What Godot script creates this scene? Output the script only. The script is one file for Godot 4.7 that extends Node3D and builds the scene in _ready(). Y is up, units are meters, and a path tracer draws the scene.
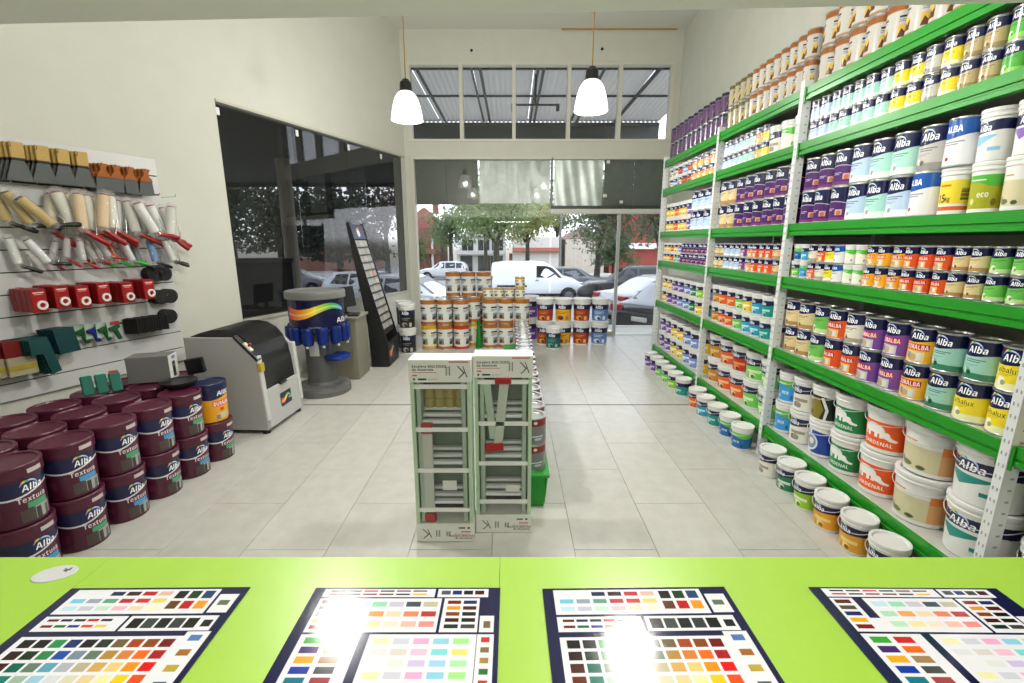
extends Node3D
# A paint shop seen from behind its counter. x is right, y up, z = -(distance from the counter side); metres.

const NAVY = Color(0.085, 0.10, 0.26)
const WHITE = Color(0.86, 0.86, 0.85)
const FRONT = 7.79          # distance of the glazed front wall
const CORNER = -1.72        # x where the slanted wall meets the front wall
const SLANT = 0.368         # slanted wall: metres of x per metre of distance
const ORD = ["first", "second", "third", "fourth", "fifth", "sixth", "seventh", "eighth", "ninth", "tenth", "eleventh", "twelfth", "thirteenth", "fourteenth", "fifteenth", "sixteenth", "seventeenth", "eighteenth", "nineteenth", "twentieth"]

var mats := {}
var meshes := {}
var used := {}
var texs := {}
var rng := RandomNumberGenerator.new()

# ---------------------------------------------------------------- mesh building
class MB:
	var v := PackedVector3Array()
	var n := PackedVector3Array()
	var t := PackedVector2Array()
	func tri(a, b, c, na, nb, nc, ta = Vector2.ZERO, tb = Vector2.ZERO, tc = Vector2.ZERO):
		if (b - a).cross(c - a).dot(na + nb + nc) > 0:
			v.append_array(PackedVector3Array([a, c, b])); n.append_array(PackedVector3Array([na, nc, nb])); t.append_array(PackedVector2Array([ta, tc, tb]))
		else:
			v.append_array(PackedVector3Array([a, b, c])); n.append_array(PackedVector3Array([na, nb, nc])); t.append_array(PackedVector2Array([ta, tb, tc]))
	func quad(a, b, c, d, nn, uv = [Vector2(0, 1), Vector2(1, 1), Vector2(1, 0), Vector2(0, 0)]):
		tri(a, b, c, nn, nn, nn, uv[0], uv[1], uv[2]); tri(a, c, d, nn, nn, nn, uv[0], uv[2], uv[3])
	func face(pts, inside):   # flat polygon turned away from the point inside
		var nn = (pts[1] - pts[0]).cross(pts[2] - pts[0]).normalized()
		if nn.dot(pts[0] - inside) < 0: nn = -nn
		for i in range(1, pts.size() - 1): tri(pts[0], pts[i], pts[i + 1], nn, nn, nn)
	func box(c: Vector3, s: Vector3, b := Basis.IDENTITY, ch := 0.0):
		if ch > 0.0: return cbox(c, s, b, ch)
		var h = s * 0.5
		for ax in 3:
			for sg in [-1.0, 1.0]:
				var nn = Vector3.ZERO; nn[ax] = sg
				var u = Vector3.ZERO; u[(ax + 1) % 3] = h[(ax + 1) % 3]
				var w = Vector3.ZERO; w[(ax + 2) % 3] = h[(ax + 2) % 3]
				var o = nn * h[ax]
				quad(c + b * (o - u - w), c + b * (o + u - w), c + b * (o + u + w), c + b * (o - u + w), (b * nn).normalized())
	func cbox(c: Vector3, s: Vector3, b: Basis, ch: float):
		var h = s * 0.5
		for ax in 3:
			var p = (ax + 1) % 3; var q = (ax + 2) % 3
			for sg in [-1.0, 1.0]:
				var pts = []
				for k in [[-1, -1], [1, -1], [1, 1], [-1, 1]]:
					var x = Vector3.ZERO; x[ax] = sg * h[ax]; x[p] = k[0] * (h[p] - ch); x[q] = k[1] * (h[q] - ch)
					pts.append(c + b * x)
				face(pts, c)
				for s2 in [-1.0, 1.0]:      # the bevel between +-p and +-q, along ax
					var e = []
					for k in [[-1, 0], [1, 0], [1, 1], [-1, 1]]:
						var x = Vector3.ZERO; x[ax] = k[0] * (h[ax] - ch)
						x[p] = sg * (h[p] if k[1] == 0 else h[p] - ch); x[q] = s2 * (h[q] - ch if k[1] == 0 else h[q])
						e.append(c + b * x)
					face(e, c)
		for i in 8:
			var g = Vector3(1 if i & 1 else -1, 1 if i & 2 else -1, 1 if i & 4 else -1)
			var e = []
			for ax in 3:
				var x = g * (h - Vector3.ONE * ch); x[ax] = g[ax] * h[ax]
				e.append(c + b * x)
			face(e, c)
	func lathe(prof, segs: int, o := Vector3.ZERO, b := Basis.IDENTITY, smooth := false, uv := [], turn := 1.0):
		# prof: [r, y] from top to bottom; uv: [v0, v1] by height gives u twice round
		var ns = []
		for i in prof.size() - 1:
			var d = Vector2(prof[i + 1][0] - prof[i][0], prof[i + 1][1] - prof[i][1])
			ns.append(Vector2(-d.y, d.x).normalized() if d.length() > 1e-7 else Vector2(1, 0))
		for i in prof.size() - 1:
			var n0 = ns[i]; var n1 = ns[i]
			if smooth:
				if i > 0: n0 = (ns[i] + ns[i - 1]).normalized()
				if i < ns.size() - 1: n1 = (ns[i] + ns[i + 1]).normalized()
			for k in segs:
				var q = []
				for e in [[k, 0], [k + 1, 0], [k + 1, 1], [k, 1]]:
					var f = TAU * turn * e[0] / segs
					var pr = prof[i + e[1]]; var nn = n0 if e[1] == 0 else n1
					var u = f / PI + 0.5
					var vv = 0.0
					if uv.size(): vv = uv[0] + (uv[1] - uv[0]) * (prof[0][1] - pr[1]) / max(1e-6, prof[0][1] - prof[-1][1])
					q.append([o + b * Vector3(pr[0] * sin(f), pr[1], pr[0] * cos(f)), (b * Vector3(nn.x * sin(f), nn.y, nn.x * cos(f))).normalized(), Vector2(u, vv)])
				if prof[i][0] > 1e-6: tri(q[0][0], q[1][0], q[2][0], q[0][1], q[1][1], q[2][1], q[0][2], q[1][2], q[2][2])
				if prof[i + 1][0] > 1e-6: tri(q[0][0], q[2][0], q[3][0], q[0][1], q[2][1], q[3][1], q[0][2], q[2][2], q[3][2])
	func tube(pts, r, segs := 8, r2 = -1.0, caps := true):
		if r2 < 0: r2 = r
		var fr = []
		for i in pts.size():
			var d = (pts[min(i + 1, pts.size() - 1)] - pts[max(i - 1, 0)]).normalized()
			var a = d.cross(Vector3.UP if abs(d.y) < 0.9 else Vector3.RIGHT).normalized()
			if i > 0 and a.dot(fr[-1][0]) < 0: a = -a
			fr.append([a, d.cross(a).normalized()])
		for i in pts.size() - 1:
			var ra = lerpf(r, r2, float(i) / (pts.size() - 1)); var rb = lerpf(r, r2, float(i + 1) / (pts.size() - 1))
			for k in segs:
				var f0 = TAU * k / segs; var f1 = TAU * (k + 1) / segs
				var na = fr[i][0] * cos(f0) + fr[i][1] * sin(f0); var nb = fr[i][0] * cos(f1) + fr[i][1] * sin(f1)
				var nc = fr[i + 1][0] * cos(f1) + fr[i + 1][1] * sin(f1); var nd = fr[i + 1][0] * cos(f0) + fr[i + 1][1] * sin(f0)
				tri(pts[i] + na * ra, pts[i] + nb * ra, pts[i + 1] + nc * rb, na, nb, nc)
				tri(pts[i] + na * ra, pts[i + 1] + nc * rb, pts[i + 1] + nd * rb, na, nc, nd)
		if caps:
			for e in [0, pts.size() - 1]:
				var rr = r if e == 0 else r2
				var nn = (pts[0] - pts[1]).normalized() if e == 0 else (pts[e] - pts[e - 1]).normalized()
				for k in segs:
					tri(pts[e], pts[e] + (fr[e][0] * cos(TAU * k / segs) + fr[e][1] * sin(TAU * k / segs)) * rr, pts[e] + (fr[e][0] * cos(TAU * (k + 1) / segs) + fr[e][1] * sin(TAU * (k + 1) / segs)) * rr, nn, nn, nn)
	func prism(poly, z0: float, z1: float, b := Basis.IDENTITY, o := Vector3.ZERO):   # outline in x,y pulled along z
		var pp = PackedVector2Array(poly)
		var ix = Geometry2D.triangulate_polygon(pp)
		var mn = pp[0]; var mx = pp[0]
		for p in pp: mn = mn.min(p); mx = mx.max(p)
		var sz = mx - mn
		for z in [z0, z1]:
			var nn = (b * Vector3(0, 0, 1 if z == max(z0, z1) else -1)).normalized()
			for i in range(0, ix.size(), 3):
				var q = []; var w = []
				for j in 3:
					var p = pp[ix[i + j]]; q.append(o + b * Vector3(p.x, p.y, z)); w.append(Vector2((p.x - mn.x) / sz.x, 1.0 - (p.y - mn.y) / sz.y))
				tri(q[0], q[1], q[2], nn, nn, nn, w[0], w[1], w[2])
		var cw = Geometry2D.is_polygon_clockwise(pp)
		for i in pp.size():
			var a = pp[i]; var c = pp[(i + 1) % pp.size()]
			var d = (c - a).normalized(); var nn2 = Vector2(d.y, -d.x)
			if cw: nn2 = -nn2
			quad(o + b * Vector3(a.x, a.y, z0), o + b * Vector3(c.x, c.y, z0), o + b * Vector3(c.x, c.y, z1), o + b * Vector3(a.x, a.y, z1), (b * Vector3(nn2.x, nn2.y, 0)).normalized())
	func grid(rows, closed := false):     # rows of points, smooth
		var R = rows.size(); var C = rows[0].size()
		var nn = []
		for i in R:
			var l = []
			for j in C:
				var jm = (j - 1 + C) % C if closed else max(j - 1, 0); var jp = (j + 1) % C if closed else min(j + 1, C - 1)
				var du = rows[i][jp] - rows[i][jm]; var dv = rows[min(i + 1, R - 1)][j] - rows[max(i - 1, 0)][j]
				l.append(du.cross(dv).normalized())
			nn.append(l)
		for i in R - 1:
			for j in (C if closed else C - 1):
				var k = (j + 1) % C
				tri(rows[i][j], rows[i][k], rows[i + 1][k], nn[i][j], nn[i][k], nn[i + 1][k])
				tri(rows[i][j], rows[i + 1][k], rows[i + 1][j], nn[i][j], nn[i + 1][k], nn[i + 1][j])
	func mesh() -> ArrayMesh:
		var a = []; a.resize(Mesh.ARRAY_MAX)
		a[Mesh.ARRAY_VERTEX] = v; a[Mesh.ARRAY_NORMAL] = n; a[Mesh.ARRAY_TEX_UV] = t
		var m = ArrayMesh.new(); m.add_surface_from_arrays(Mesh.PRIMITIVE_TRIANGLES, a)
		return m

func P(x, h, d) -> Vector3: return Vector3(x, h, -d)

# ---------------------------------------------------------------- materials
func mat(col: Color, rough := 0.55, metal := 0.0, spec := 0.5):
	var key = [col, rough, metal, spec]
	if not mats.has(key):
		var m = StandardMaterial3D.new()
		m.albedo_color = col; m.roughness = rough; m.metallic = metal; m.metallic_specular = spec
		mats[key] = m
	return mats[key]

func tmat(tex: Texture2D, rough := 0.4, metal := 0.0, spec := 0.5):
	var key = [tex, rough, metal]
	if not mats.has(key):
		var m = StandardMaterial3D.new()
		m.albedo_texture = tex; m.roughness = rough; m.metallic = metal; m.metallic_specular = spec
		mats[key] = m
	return mats[key]

func glass(tint: Color, alpha: float):
	var m = StandardMaterial3D.new()
	m.albedo_color = Color(tint.r, tint.g, tint.b, alpha); m.transparency = BaseMaterial3D.TRANSPARENCY_ALPHA
	m.roughness = 0.02; m.metallic_specular = 0.5
	return m

func noise_mat(c0: Color, c1: Color, freq: float, scale: float, rough := 0.6, bump := 0.0, spec := 0.5):
	var fn = FastNoiseLite.new(); fn.seed = 7; fn.frequency = freq; fn.fractal_octaves = 4
	var g = Gradient.new(); g.set_color(0, c0); g.set_color(1, c1)
	var tx = NoiseTexture2D.new(); tx.width = 512; tx.height = 512; tx.seamless = true; tx.noise = fn; tx.color_ramp = g
	var m = StandardMaterial3D.new()
	m.albedo_texture = tx; m.roughness = rough; m.metallic_specular = spec
	m.uv1_triplanar = true; m.uv1_world_triplanar = true; m.uv1_scale = Vector3.ONE * scale
	if bump > 0.0:
		var t2 = NoiseTexture2D.new(); t2.width = 512; t2.height = 512; t2.seamless = true; t2.noise = fn
		m.heightmap_enabled = true; m.heightmap_texture = t2; m.heightmap_scale = bump
	return m

# ---------------------------------------------------------------- nodes
func numbered(called: String) -> String:
	used[called] = used.get(called, -1) + 1
	return called if used[called] == 0 else "%s_%03d" % [called, used[called]]

func tag(o, label, category, group = "", kind = ""):
	o.set_meta("label", label); o.set_meta("category", category)
	if group: o.set_meta("group", group)
	if kind: o.set_meta("kind", kind)
	return o

func thing(called, label, category, at = Vector3.ZERO, turn = 0.0, group = "", kind = ""):
	var o = Node3D.new(); o.name = numbered(called); add_child(o)
	o.position = at; o.rotation.y = turn
	return tag(o, label, category, group, kind)

func part(called, mesh, m, parent, at = Vector3.ZERO, b = Basis.IDENTITY):
	var o = MeshInstance3D.new(); o.name = called
	o.mesh = mesh.mesh() if mesh is MB else mesh
	o.material_override = m; o.transform = Transform3D(b, at)
	parent.add_child(o, true)
	return o

func solo(called, mesh, m, label, category, at = Vector3.ZERO, turn = 0.0, group = "", kind = ""):
	var o = MeshInstance3D.new(); o.name = numbered(called)
	o.mesh = mesh.mesh() if mesh is MB else mesh
	o.material_override = m; o.position = at; o.rotation.y = turn; add_child(o)
	return tag(o, label, category, group, kind)

func bx(c: Vector3, s: Vector3, ch := 0.0, b := Basis.IDENTITY) -> MB:
	var m = MB.new(); m.box(c, s, b, ch); return m

func span(x0, x1, h0, h1, d0, d1, ch := 0.0) -> MB:      # a box from x0..x1, height h0..h1, distance d0..d1
	return bx(P((x0 + x1) / 2.0, (h0 + h1) / 2.0, (d0 + d1) / 2.0), Vector3(abs(x1 - x0), abs(h1 - h0), abs(d1 - d0)), ch)

# the slanted wall: w metres from the front corner, h high, off metres out into the room
func wall_dir() -> Vector3: return Vector3(-SLANT, 0, 1).normalized()
func wall_out() -> Vector3: return Vector3(1, 0, SLANT).normalized()
func W(w, h, off) -> Vector3: return P(CORNER, h, FRONT) + wall_dir() * w + wall_out() * off
func WB() -> Basis: return Basis(-wall_dir(), Vector3.UP, wall_out())
func wbox(w0, w1, h0, h1, o0, o1, ch := 0.0) -> MB:
	return bx(W((w0 + w1) / 2.0, (h0 + h1) / 2.0, (o0 + o1) / 2.0), Vector3(abs(w1 - w0), abs(h1 - h0), abs(o1 - o0)), ch, WB())

# ---------------------------------------------------------------- pictures printed on things
func img(w: int, h: int, c: Color) -> Image:
	var i = Image.create(w, h, false, Image.FORMAT_RGBA8); i.fill(c); return i

func rect(i: Image, x, y, w, h, c: Color): i.fill_rect(Rect2i(int(round(x)), int(round(y)), max(1, int(round(w))), max(1, int(round(h)))), c)

func ell(i: Image, cx, cy, rx, ry, c: Color):
	for y in range(int(cy - ry), int(cy + ry) + 1):
		var q = 1.0 - pow((y + 0.5 - cy) / ry, 2)
		if q > 0: rect(i, cx - rx * sqrt(q), y, 2 * rx * sqrt(q), 1, c)

func fill_poly(i: Image, pts, c: Color):
	var lo = 1e9; var hi = -1e9
	for p in pts: lo = min(lo, p[1]); hi = max(hi, p[1])
	for y in range(max(0, int(lo)), min(i.get_height() - 1, int(hi)) + 1):
		var xs = []
		for k in pts.size():
			var a = pts[k]; var b = pts[(k + 1) % pts.size()]
			if (a[1] <= y + 0.5) != (b[1] <= y + 0.5): xs.append(a[0] + (y + 0.5 - a[1]) / float(b[1] - a[1]) * (b[0] - a[0]))
		xs.sort()
		for k in range(0, xs.size() - 1, 2): rect(i, xs[k], y, xs[k + 1] - xs[k], 1, c)

func arc(i: Image, cx, cy, rx, ry, a0, a1, wd, cols):
	var n = 40
	for k in n:
		var f = float(k) / (n - 1); var a = deg_to_rad(lerpf(a0, a1, f))
		var j = f * (cols.size() - 1); var c = cols[int(j)].lerp(cols[min(int(j) + 1, cols.size() - 1)], j - int(j))
		ell(i, cx + cos(a) * rx, cy - sin(a) * ry, wd * (0.4 + 0.6 * sin(PI * f)) + 0.5, wd * (0.4 + 0.6 * sin(PI * f)) + 0.5, c)

var glyphs := {}
func text(i: Image, s: String, x: float, cy: float, h: float, c: Color, bold := true, shear := 0.0, mid := false, maxw := 0.0):
	# letters h pixels tall, from x (or centred on it), middle line at cy
	var key = s + str(bold)
	if not glyphs.has(key):
		var f = SystemFont.new(); f.font_names = PackedStringArray(["Droid Sans"]); f.font_weight = 700 if bold else 400
		var tm = TextMesh.new(); tm.text = s; tm.font = f; tm.font_size = 64; tm.pixel_size = 1.0; tm.depth = 0.0; tm.curve_step = 2.0
		var a = tm.get_mesh_arrays()
		glyphs[key] = [a[Mesh.ARRAY_VERTEX], a[Mesh.ARRAY_INDEX]]
	var vs: PackedVector3Array = glyphs[key][0]; var ix = glyphs[key][1]
	if vs.is_empty(): return
	var mn = vs[0]; var mx = vs[0]
	for p in vs: mn = mn.min(p); mx = mx.max(p)
	var k = h / 47.0
	var kx = k
	if maxw > 0.0 and (mx.x - mn.x) * k > maxw: kx = maxw / (mx.x - mn.x)
	var x0 = x - (mx.x - mn.x) * kx / 2.0 if mid else x
	var my = (mn.y + mx.y) / 2.0
	var cov := {}
	var wI = i.get_width(); var hI = i.get_height()
	var cnt = ix.size() if ix != null and ix.size() else vs.size()
	for t in range(0, cnt, 3):
		var q = []
		for j in 3:
			var p = vs[ix[t + j]] if ix != null and ix.size() else vs[t + j]
			q.append(Vector2(x0 + (p.x - mn.x) * kx + shear * (p.y - mn.y) * k, cy - (p.y - my) * k) * 2.0)
		var ar = (q[1] - q[0]).cross(q[2] - q[0])
		if abs(ar) < 1e-4: continue
		for yy in range(int(floor(min(q[0].y, q[1].y, q[2].y))), int(ceil(max(q[0].y, q[1].y, q[2].y))) + 1):
			for xx in range(int(floor(min(q[0].x, q[1].x, q[2].x))), int(ceil(max(q[0].x, q[1].x, q[2].x))) + 1):
				var pt = Vector2(xx + 0.5, yy + 0.5)
				var a = (q[1] - q[0]).cross(pt - q[0]) / ar; var b = (q[2] - q[1]).cross(pt - q[1]) / ar; var d = (q[0] - q[2]).cross(pt - q[2]) / ar
				if a >= 0 and b >= 0 and d >= 0: cov[Vector2i(xx, yy)] = true
	var sum := {}
	for e in cov: 
		var z = Vector2i(e.x >> 1, e.y >> 1); sum[z] = sum.get(z, 0.0) + 0.25
	for z in sum:
		if z.x >= 0 and z.y >= 0 and z.x < wI and z.y < hI: i.set_pixelv(z, i.get_pixelv(z).lerp(c, min(1.0, sum[z])))

func tex(i: Image) -> ImageTexture: return ImageTexture.create_from_image(i)

# ---------------------------------------------------------------- printed labels
const RAIN = [Color(0.86, 0.2, 0.15), Color(0.95, 0.55, 0.15), Color(0.95, 0.85, 0.2), Color(0.35, 0.7, 0.3), Color(0.2, 0.6, 0.85)]

func house_mark(i: Image, x, cy, h, c := Color.WHITE):      # the maker's word with its arc of colours
	arc(i, x + h * 1.0, cy - h * 0.15, h * 1.15, h * 0.85, 165, -25, h * 0.09, [Color(0.55, 0.65, 0.85), Color(0.8, 0.85, 0.95), Color(0.5, 0.6, 0.8)])
	arc(i, x + h * 0.55, cy - h * 0.75, h * 0.45, h * 0.25, 170, 20, h * 0.12, RAIN)
	text(i, "Alba", x, cy, h, c, true, 0.12)

func lines(i: Image, x, y, w, n, c: Color, gap := 4.0):
	for k in n: rect(i, x, y + k * gap, w * (1.0 - 0.25 * (k % 3)), max(1.0, gap * 0.4), c)

# style, base, second colour, word, word colour
const DES = {
	# tins
	"cream": ["tin", Color(0.85, 0.77, 0.58), Color(0.66, 0.52, 0.33), "", "cream"],
	"green": ["tin", Color(0.42, 0.74, 0.33), Color(0.75, 0.85, 0.62), "", "green"],
	"orange": ["box", Color(0.87, 0.33, 0.12), Color(0.93, 0.70, 0.40), "DURALBA", "orange"],
	"white": ["tin", Color(0.87, 0.85, 0.78), Color(0.62, 0.60, 0.52), "", "white"],
	"purple": ["box", Color(0.45, 0.27, 0.60), Color(0.78, 0.74, 0.76), "DURALBA", "lilac purple"],
	"yellow": ["box", Color(0.93, 0.67, 0.14), Color(0.86, 0.78, 0.60), "DURALBA", "golden yellow"],
	"mint": ["tin", Color(0.60, 0.79, 0.73), Color(0.22, 0.48, 0.36), "", "mint green"],
	"lemon": ["tin", Color(0.91, 0.83, 0.17), Color(0.93, 0.92, 0.72), "albalux", "lemon yellow"],
	"skyblue": ["tin", Color(0.72, 0.80, 0.90), Color(0.92, 0.93, 0.93), "", "pale blue"],
	"grey": ["tin", Color(0.72, 0.71, 0.69), Color(0.55, 0.54, 0.52), "", "light grey"],
	"plum": ["plum", Color(0.29, 0.13, 0.38), Color(0.45, 0.20, 0.45), "", "dark plum"],
	"blueband": ["blue", Color(0.86, 0.87, 0.88), Color(0.10, 0.32, 0.62), "ALBA", "white and blue"],
	"aqua": ["tin", Color(0.66, 0.85, 0.80), Color(0.86, 0.93, 0.88), "", "aqua green"],
	"sand": ["tin", Color(0.70, 0.62, 0.45), Color(0.55, 0.47, 0.32), "", "sand brown"],
	"leaf": ["tin", Color(0.30, 0.66, 0.22), Color(0.55, 0.80, 0.35), "", "leaf green"],
	"stain": ["stain", Color(0.72, 0.71, 0.69), Color(0.55, 0.33, 0.16), "", "white and amber"],
	"walnut": ["stain", Color(0.62, 0.61, 0.60), Color(0.30, 0.18, 0.12), "", "dark brown banded"],
	"moss": ["stain", Color(0.60, 0.58, 0.48), Color(0.36, 0.31, 0.17), "", "olive brown banded"],
	"violet": ["stain", Color(0.30, 0.20, 0.33), Color(0.11, 0.08, 0.19), "", "violet and white"],
	"amber": ["can", Color(0.82, 0.83, 0.81), Color(0.66, 0.40, 0.15), "", "white and amber"],
	"redcan": ["can", Color(0.84, 0.83, 0.80), Color(0.70, 0.22, 0.12), "", "white and red"],
	"goldcan": ["can", Color(0.86, 0.85, 0.78), Color(0.80, 0.62, 0.14), "", "white and gold"],
	"silver": ["sil", Color(0.47, 0.48, 0.49), Color(0.52, 0.13, 0.09), "", "grey and red"],
	# plastic pails
	"p_purple": ["pail", Color(0.42, 0.26, 0.62), Color(0.85, 0.83, 0.88), "", "purple"],
	"p_yellow": ["pail", Color(0.92, 0.76, 0.18), Color(0.94, 0.92, 0.80), "", "yellow"],
	"p_blue": ["pail", Color(0.45, 0.56, 0.80), Color(0.88, 0.90, 0.93), "", "light blue"],
	"p_gold": ["pail", Color(0.72, 0.50, 0.18), Color(0.85, 0.70, 0.45), "", "golden brown"],
	"p_orange": ["pail", Color(0.89, 0.36, 0.13), Color(0.90, 0.75, 0.55), "", "orange"],
	"p_red": ["pail", Color(0.70, 0.17, 0.12), Color(0.90, 0.55, 0.30), "", "red"],
	"p_green": ["pail", Color(0.45, 0.77, 0.36), Color(0.80, 0.90, 0.70), "", "light green"],
	"p_teal": ["pail", Color(0.10, 0.55, 0.52), Color(0.65, 0.84, 0.80), "", "teal"],
	"p_cyan": ["pail", Color(0.16, 0.62, 0.76), Color(0.78, 0.90, 0.92), "", "cyan"],
	"p_forest": ["pail", Color(0.12, 0.45, 0.34), Color(0.80, 0.86, 0.80), "", "dark green"],
	"p_lime": ["pail", Color(0.55, 0.78, 0.14), Color(0.88, 0.90, 0.80), "", "lime green"],
	"p_ochre": ["pail", Color(0.88, 0.62, 0.16), Color(0.93, 0.82, 0.50), "", "ochre"],
	"p_white": ["pail", Color(0.88, 0.87, 0.83), Color(0.60, 0.56, 0.50), "", "white"],
	"p_band": ["band", Color(0.20, 0.58, 0.84), Color(0.36, 0.72, 0.24), "", "sky blue and green"],
	"p_bluegreen": ["band", Color(0.06, 0.40, 0.66), Color(0.40, 0.76, 0.26), "", "dark blue and green"],
	"p_whitegreen": ["band", Color(0.90, 0.90, 0.84), Color(0.32, 0.72, 0.22), "", "white and green"],
	"p_olive": ["band", Color(0.62, 0.63, 0.12), Color(0.28, 0.66, 0.20), "", "olive and green"],
	"p_black": ["photo", Color(0.10, 0.10, 0.09), Color(0.50, 0.45, 0.12), "", "black and olive"],
	"p_round": ["photo", Color(0.12, 0.24, 0.62), Color(0.80, 0.86, 0.92), "", "deep blue"],
	"p_animalgreen": ["animal", Color(0.06, 0.50, 0.27), Color(0.93, 0.93, 0.92), "CARDENAL", "green"],
	"p_animalorange": ["animal", Color(0.90, 0.33, 0.09), Color(0.93, 0.93, 0.92), "CARDENAL", "orange"],
	"p_beige": ["beige", Color(0.80, 0.77, 0.62), Color(0.86, 0.48, 0.20), "", "beige and orange"],
	"p_triangle": ["tri", Color(0.88, 0.88, 0.87), Color(0.08, 0.52, 0.48), "", "white and teal"],
	"p_lilac": ["tri", Color(0.88, 0.87, 0.89), Color(0.48, 0.36, 0.68), "", "white and lilac"],
	"p_lightblue": ["tri", Color(0.86, 0.88, 0.89), Color(0.50, 0.72, 0.86), "", "white and pale blue"],
	"p_barcode": ["bar", Color(0.90, 0.80, 0.22), Color(0.80, 0.36, 0.14), "", "yellow and orange"],
	"p_door": ["door", Color(0.62, 0.22, 0.12), Color(0.90, 0.60, 0.20), "", "brick red"],
	"p_doory": ["door", Color(0.88, 0.66, 0.12), Color(0.55, 0.20, 0.14), "", "yellow"],
	"p_doorb": ["door", Color(0.35, 0.50, 0.72), Color(0.80, 0.84, 0.90), "", "grey blue"],
	"p_doort": ["door", Color(0.10, 0.36, 0.36), Color(0.45, 0.65, 0.60), "", "dark teal"],
	"p_doork": ["door", Color(0.09, 0.09, 0.10), Color(0.60, 0.60, 0.58), "", "black"],
	"b_texture": ["maroon", Color(0.29, 0.08, 0.17), Color(0.24, 0.62, 0.42), "Textura", "maroon"],
	"b_textureblue": ["maroon", Color(0.29, 0.08, 0.17), Color(0.25, 0.58, 0.80), "Textura", "maroon"],
	"b_dura": ["dura", Color(0.90, 0.62, 0.10), Color(0.75, 0.14, 0.16), "DURALBA", "yellow and navy"],
}

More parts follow.
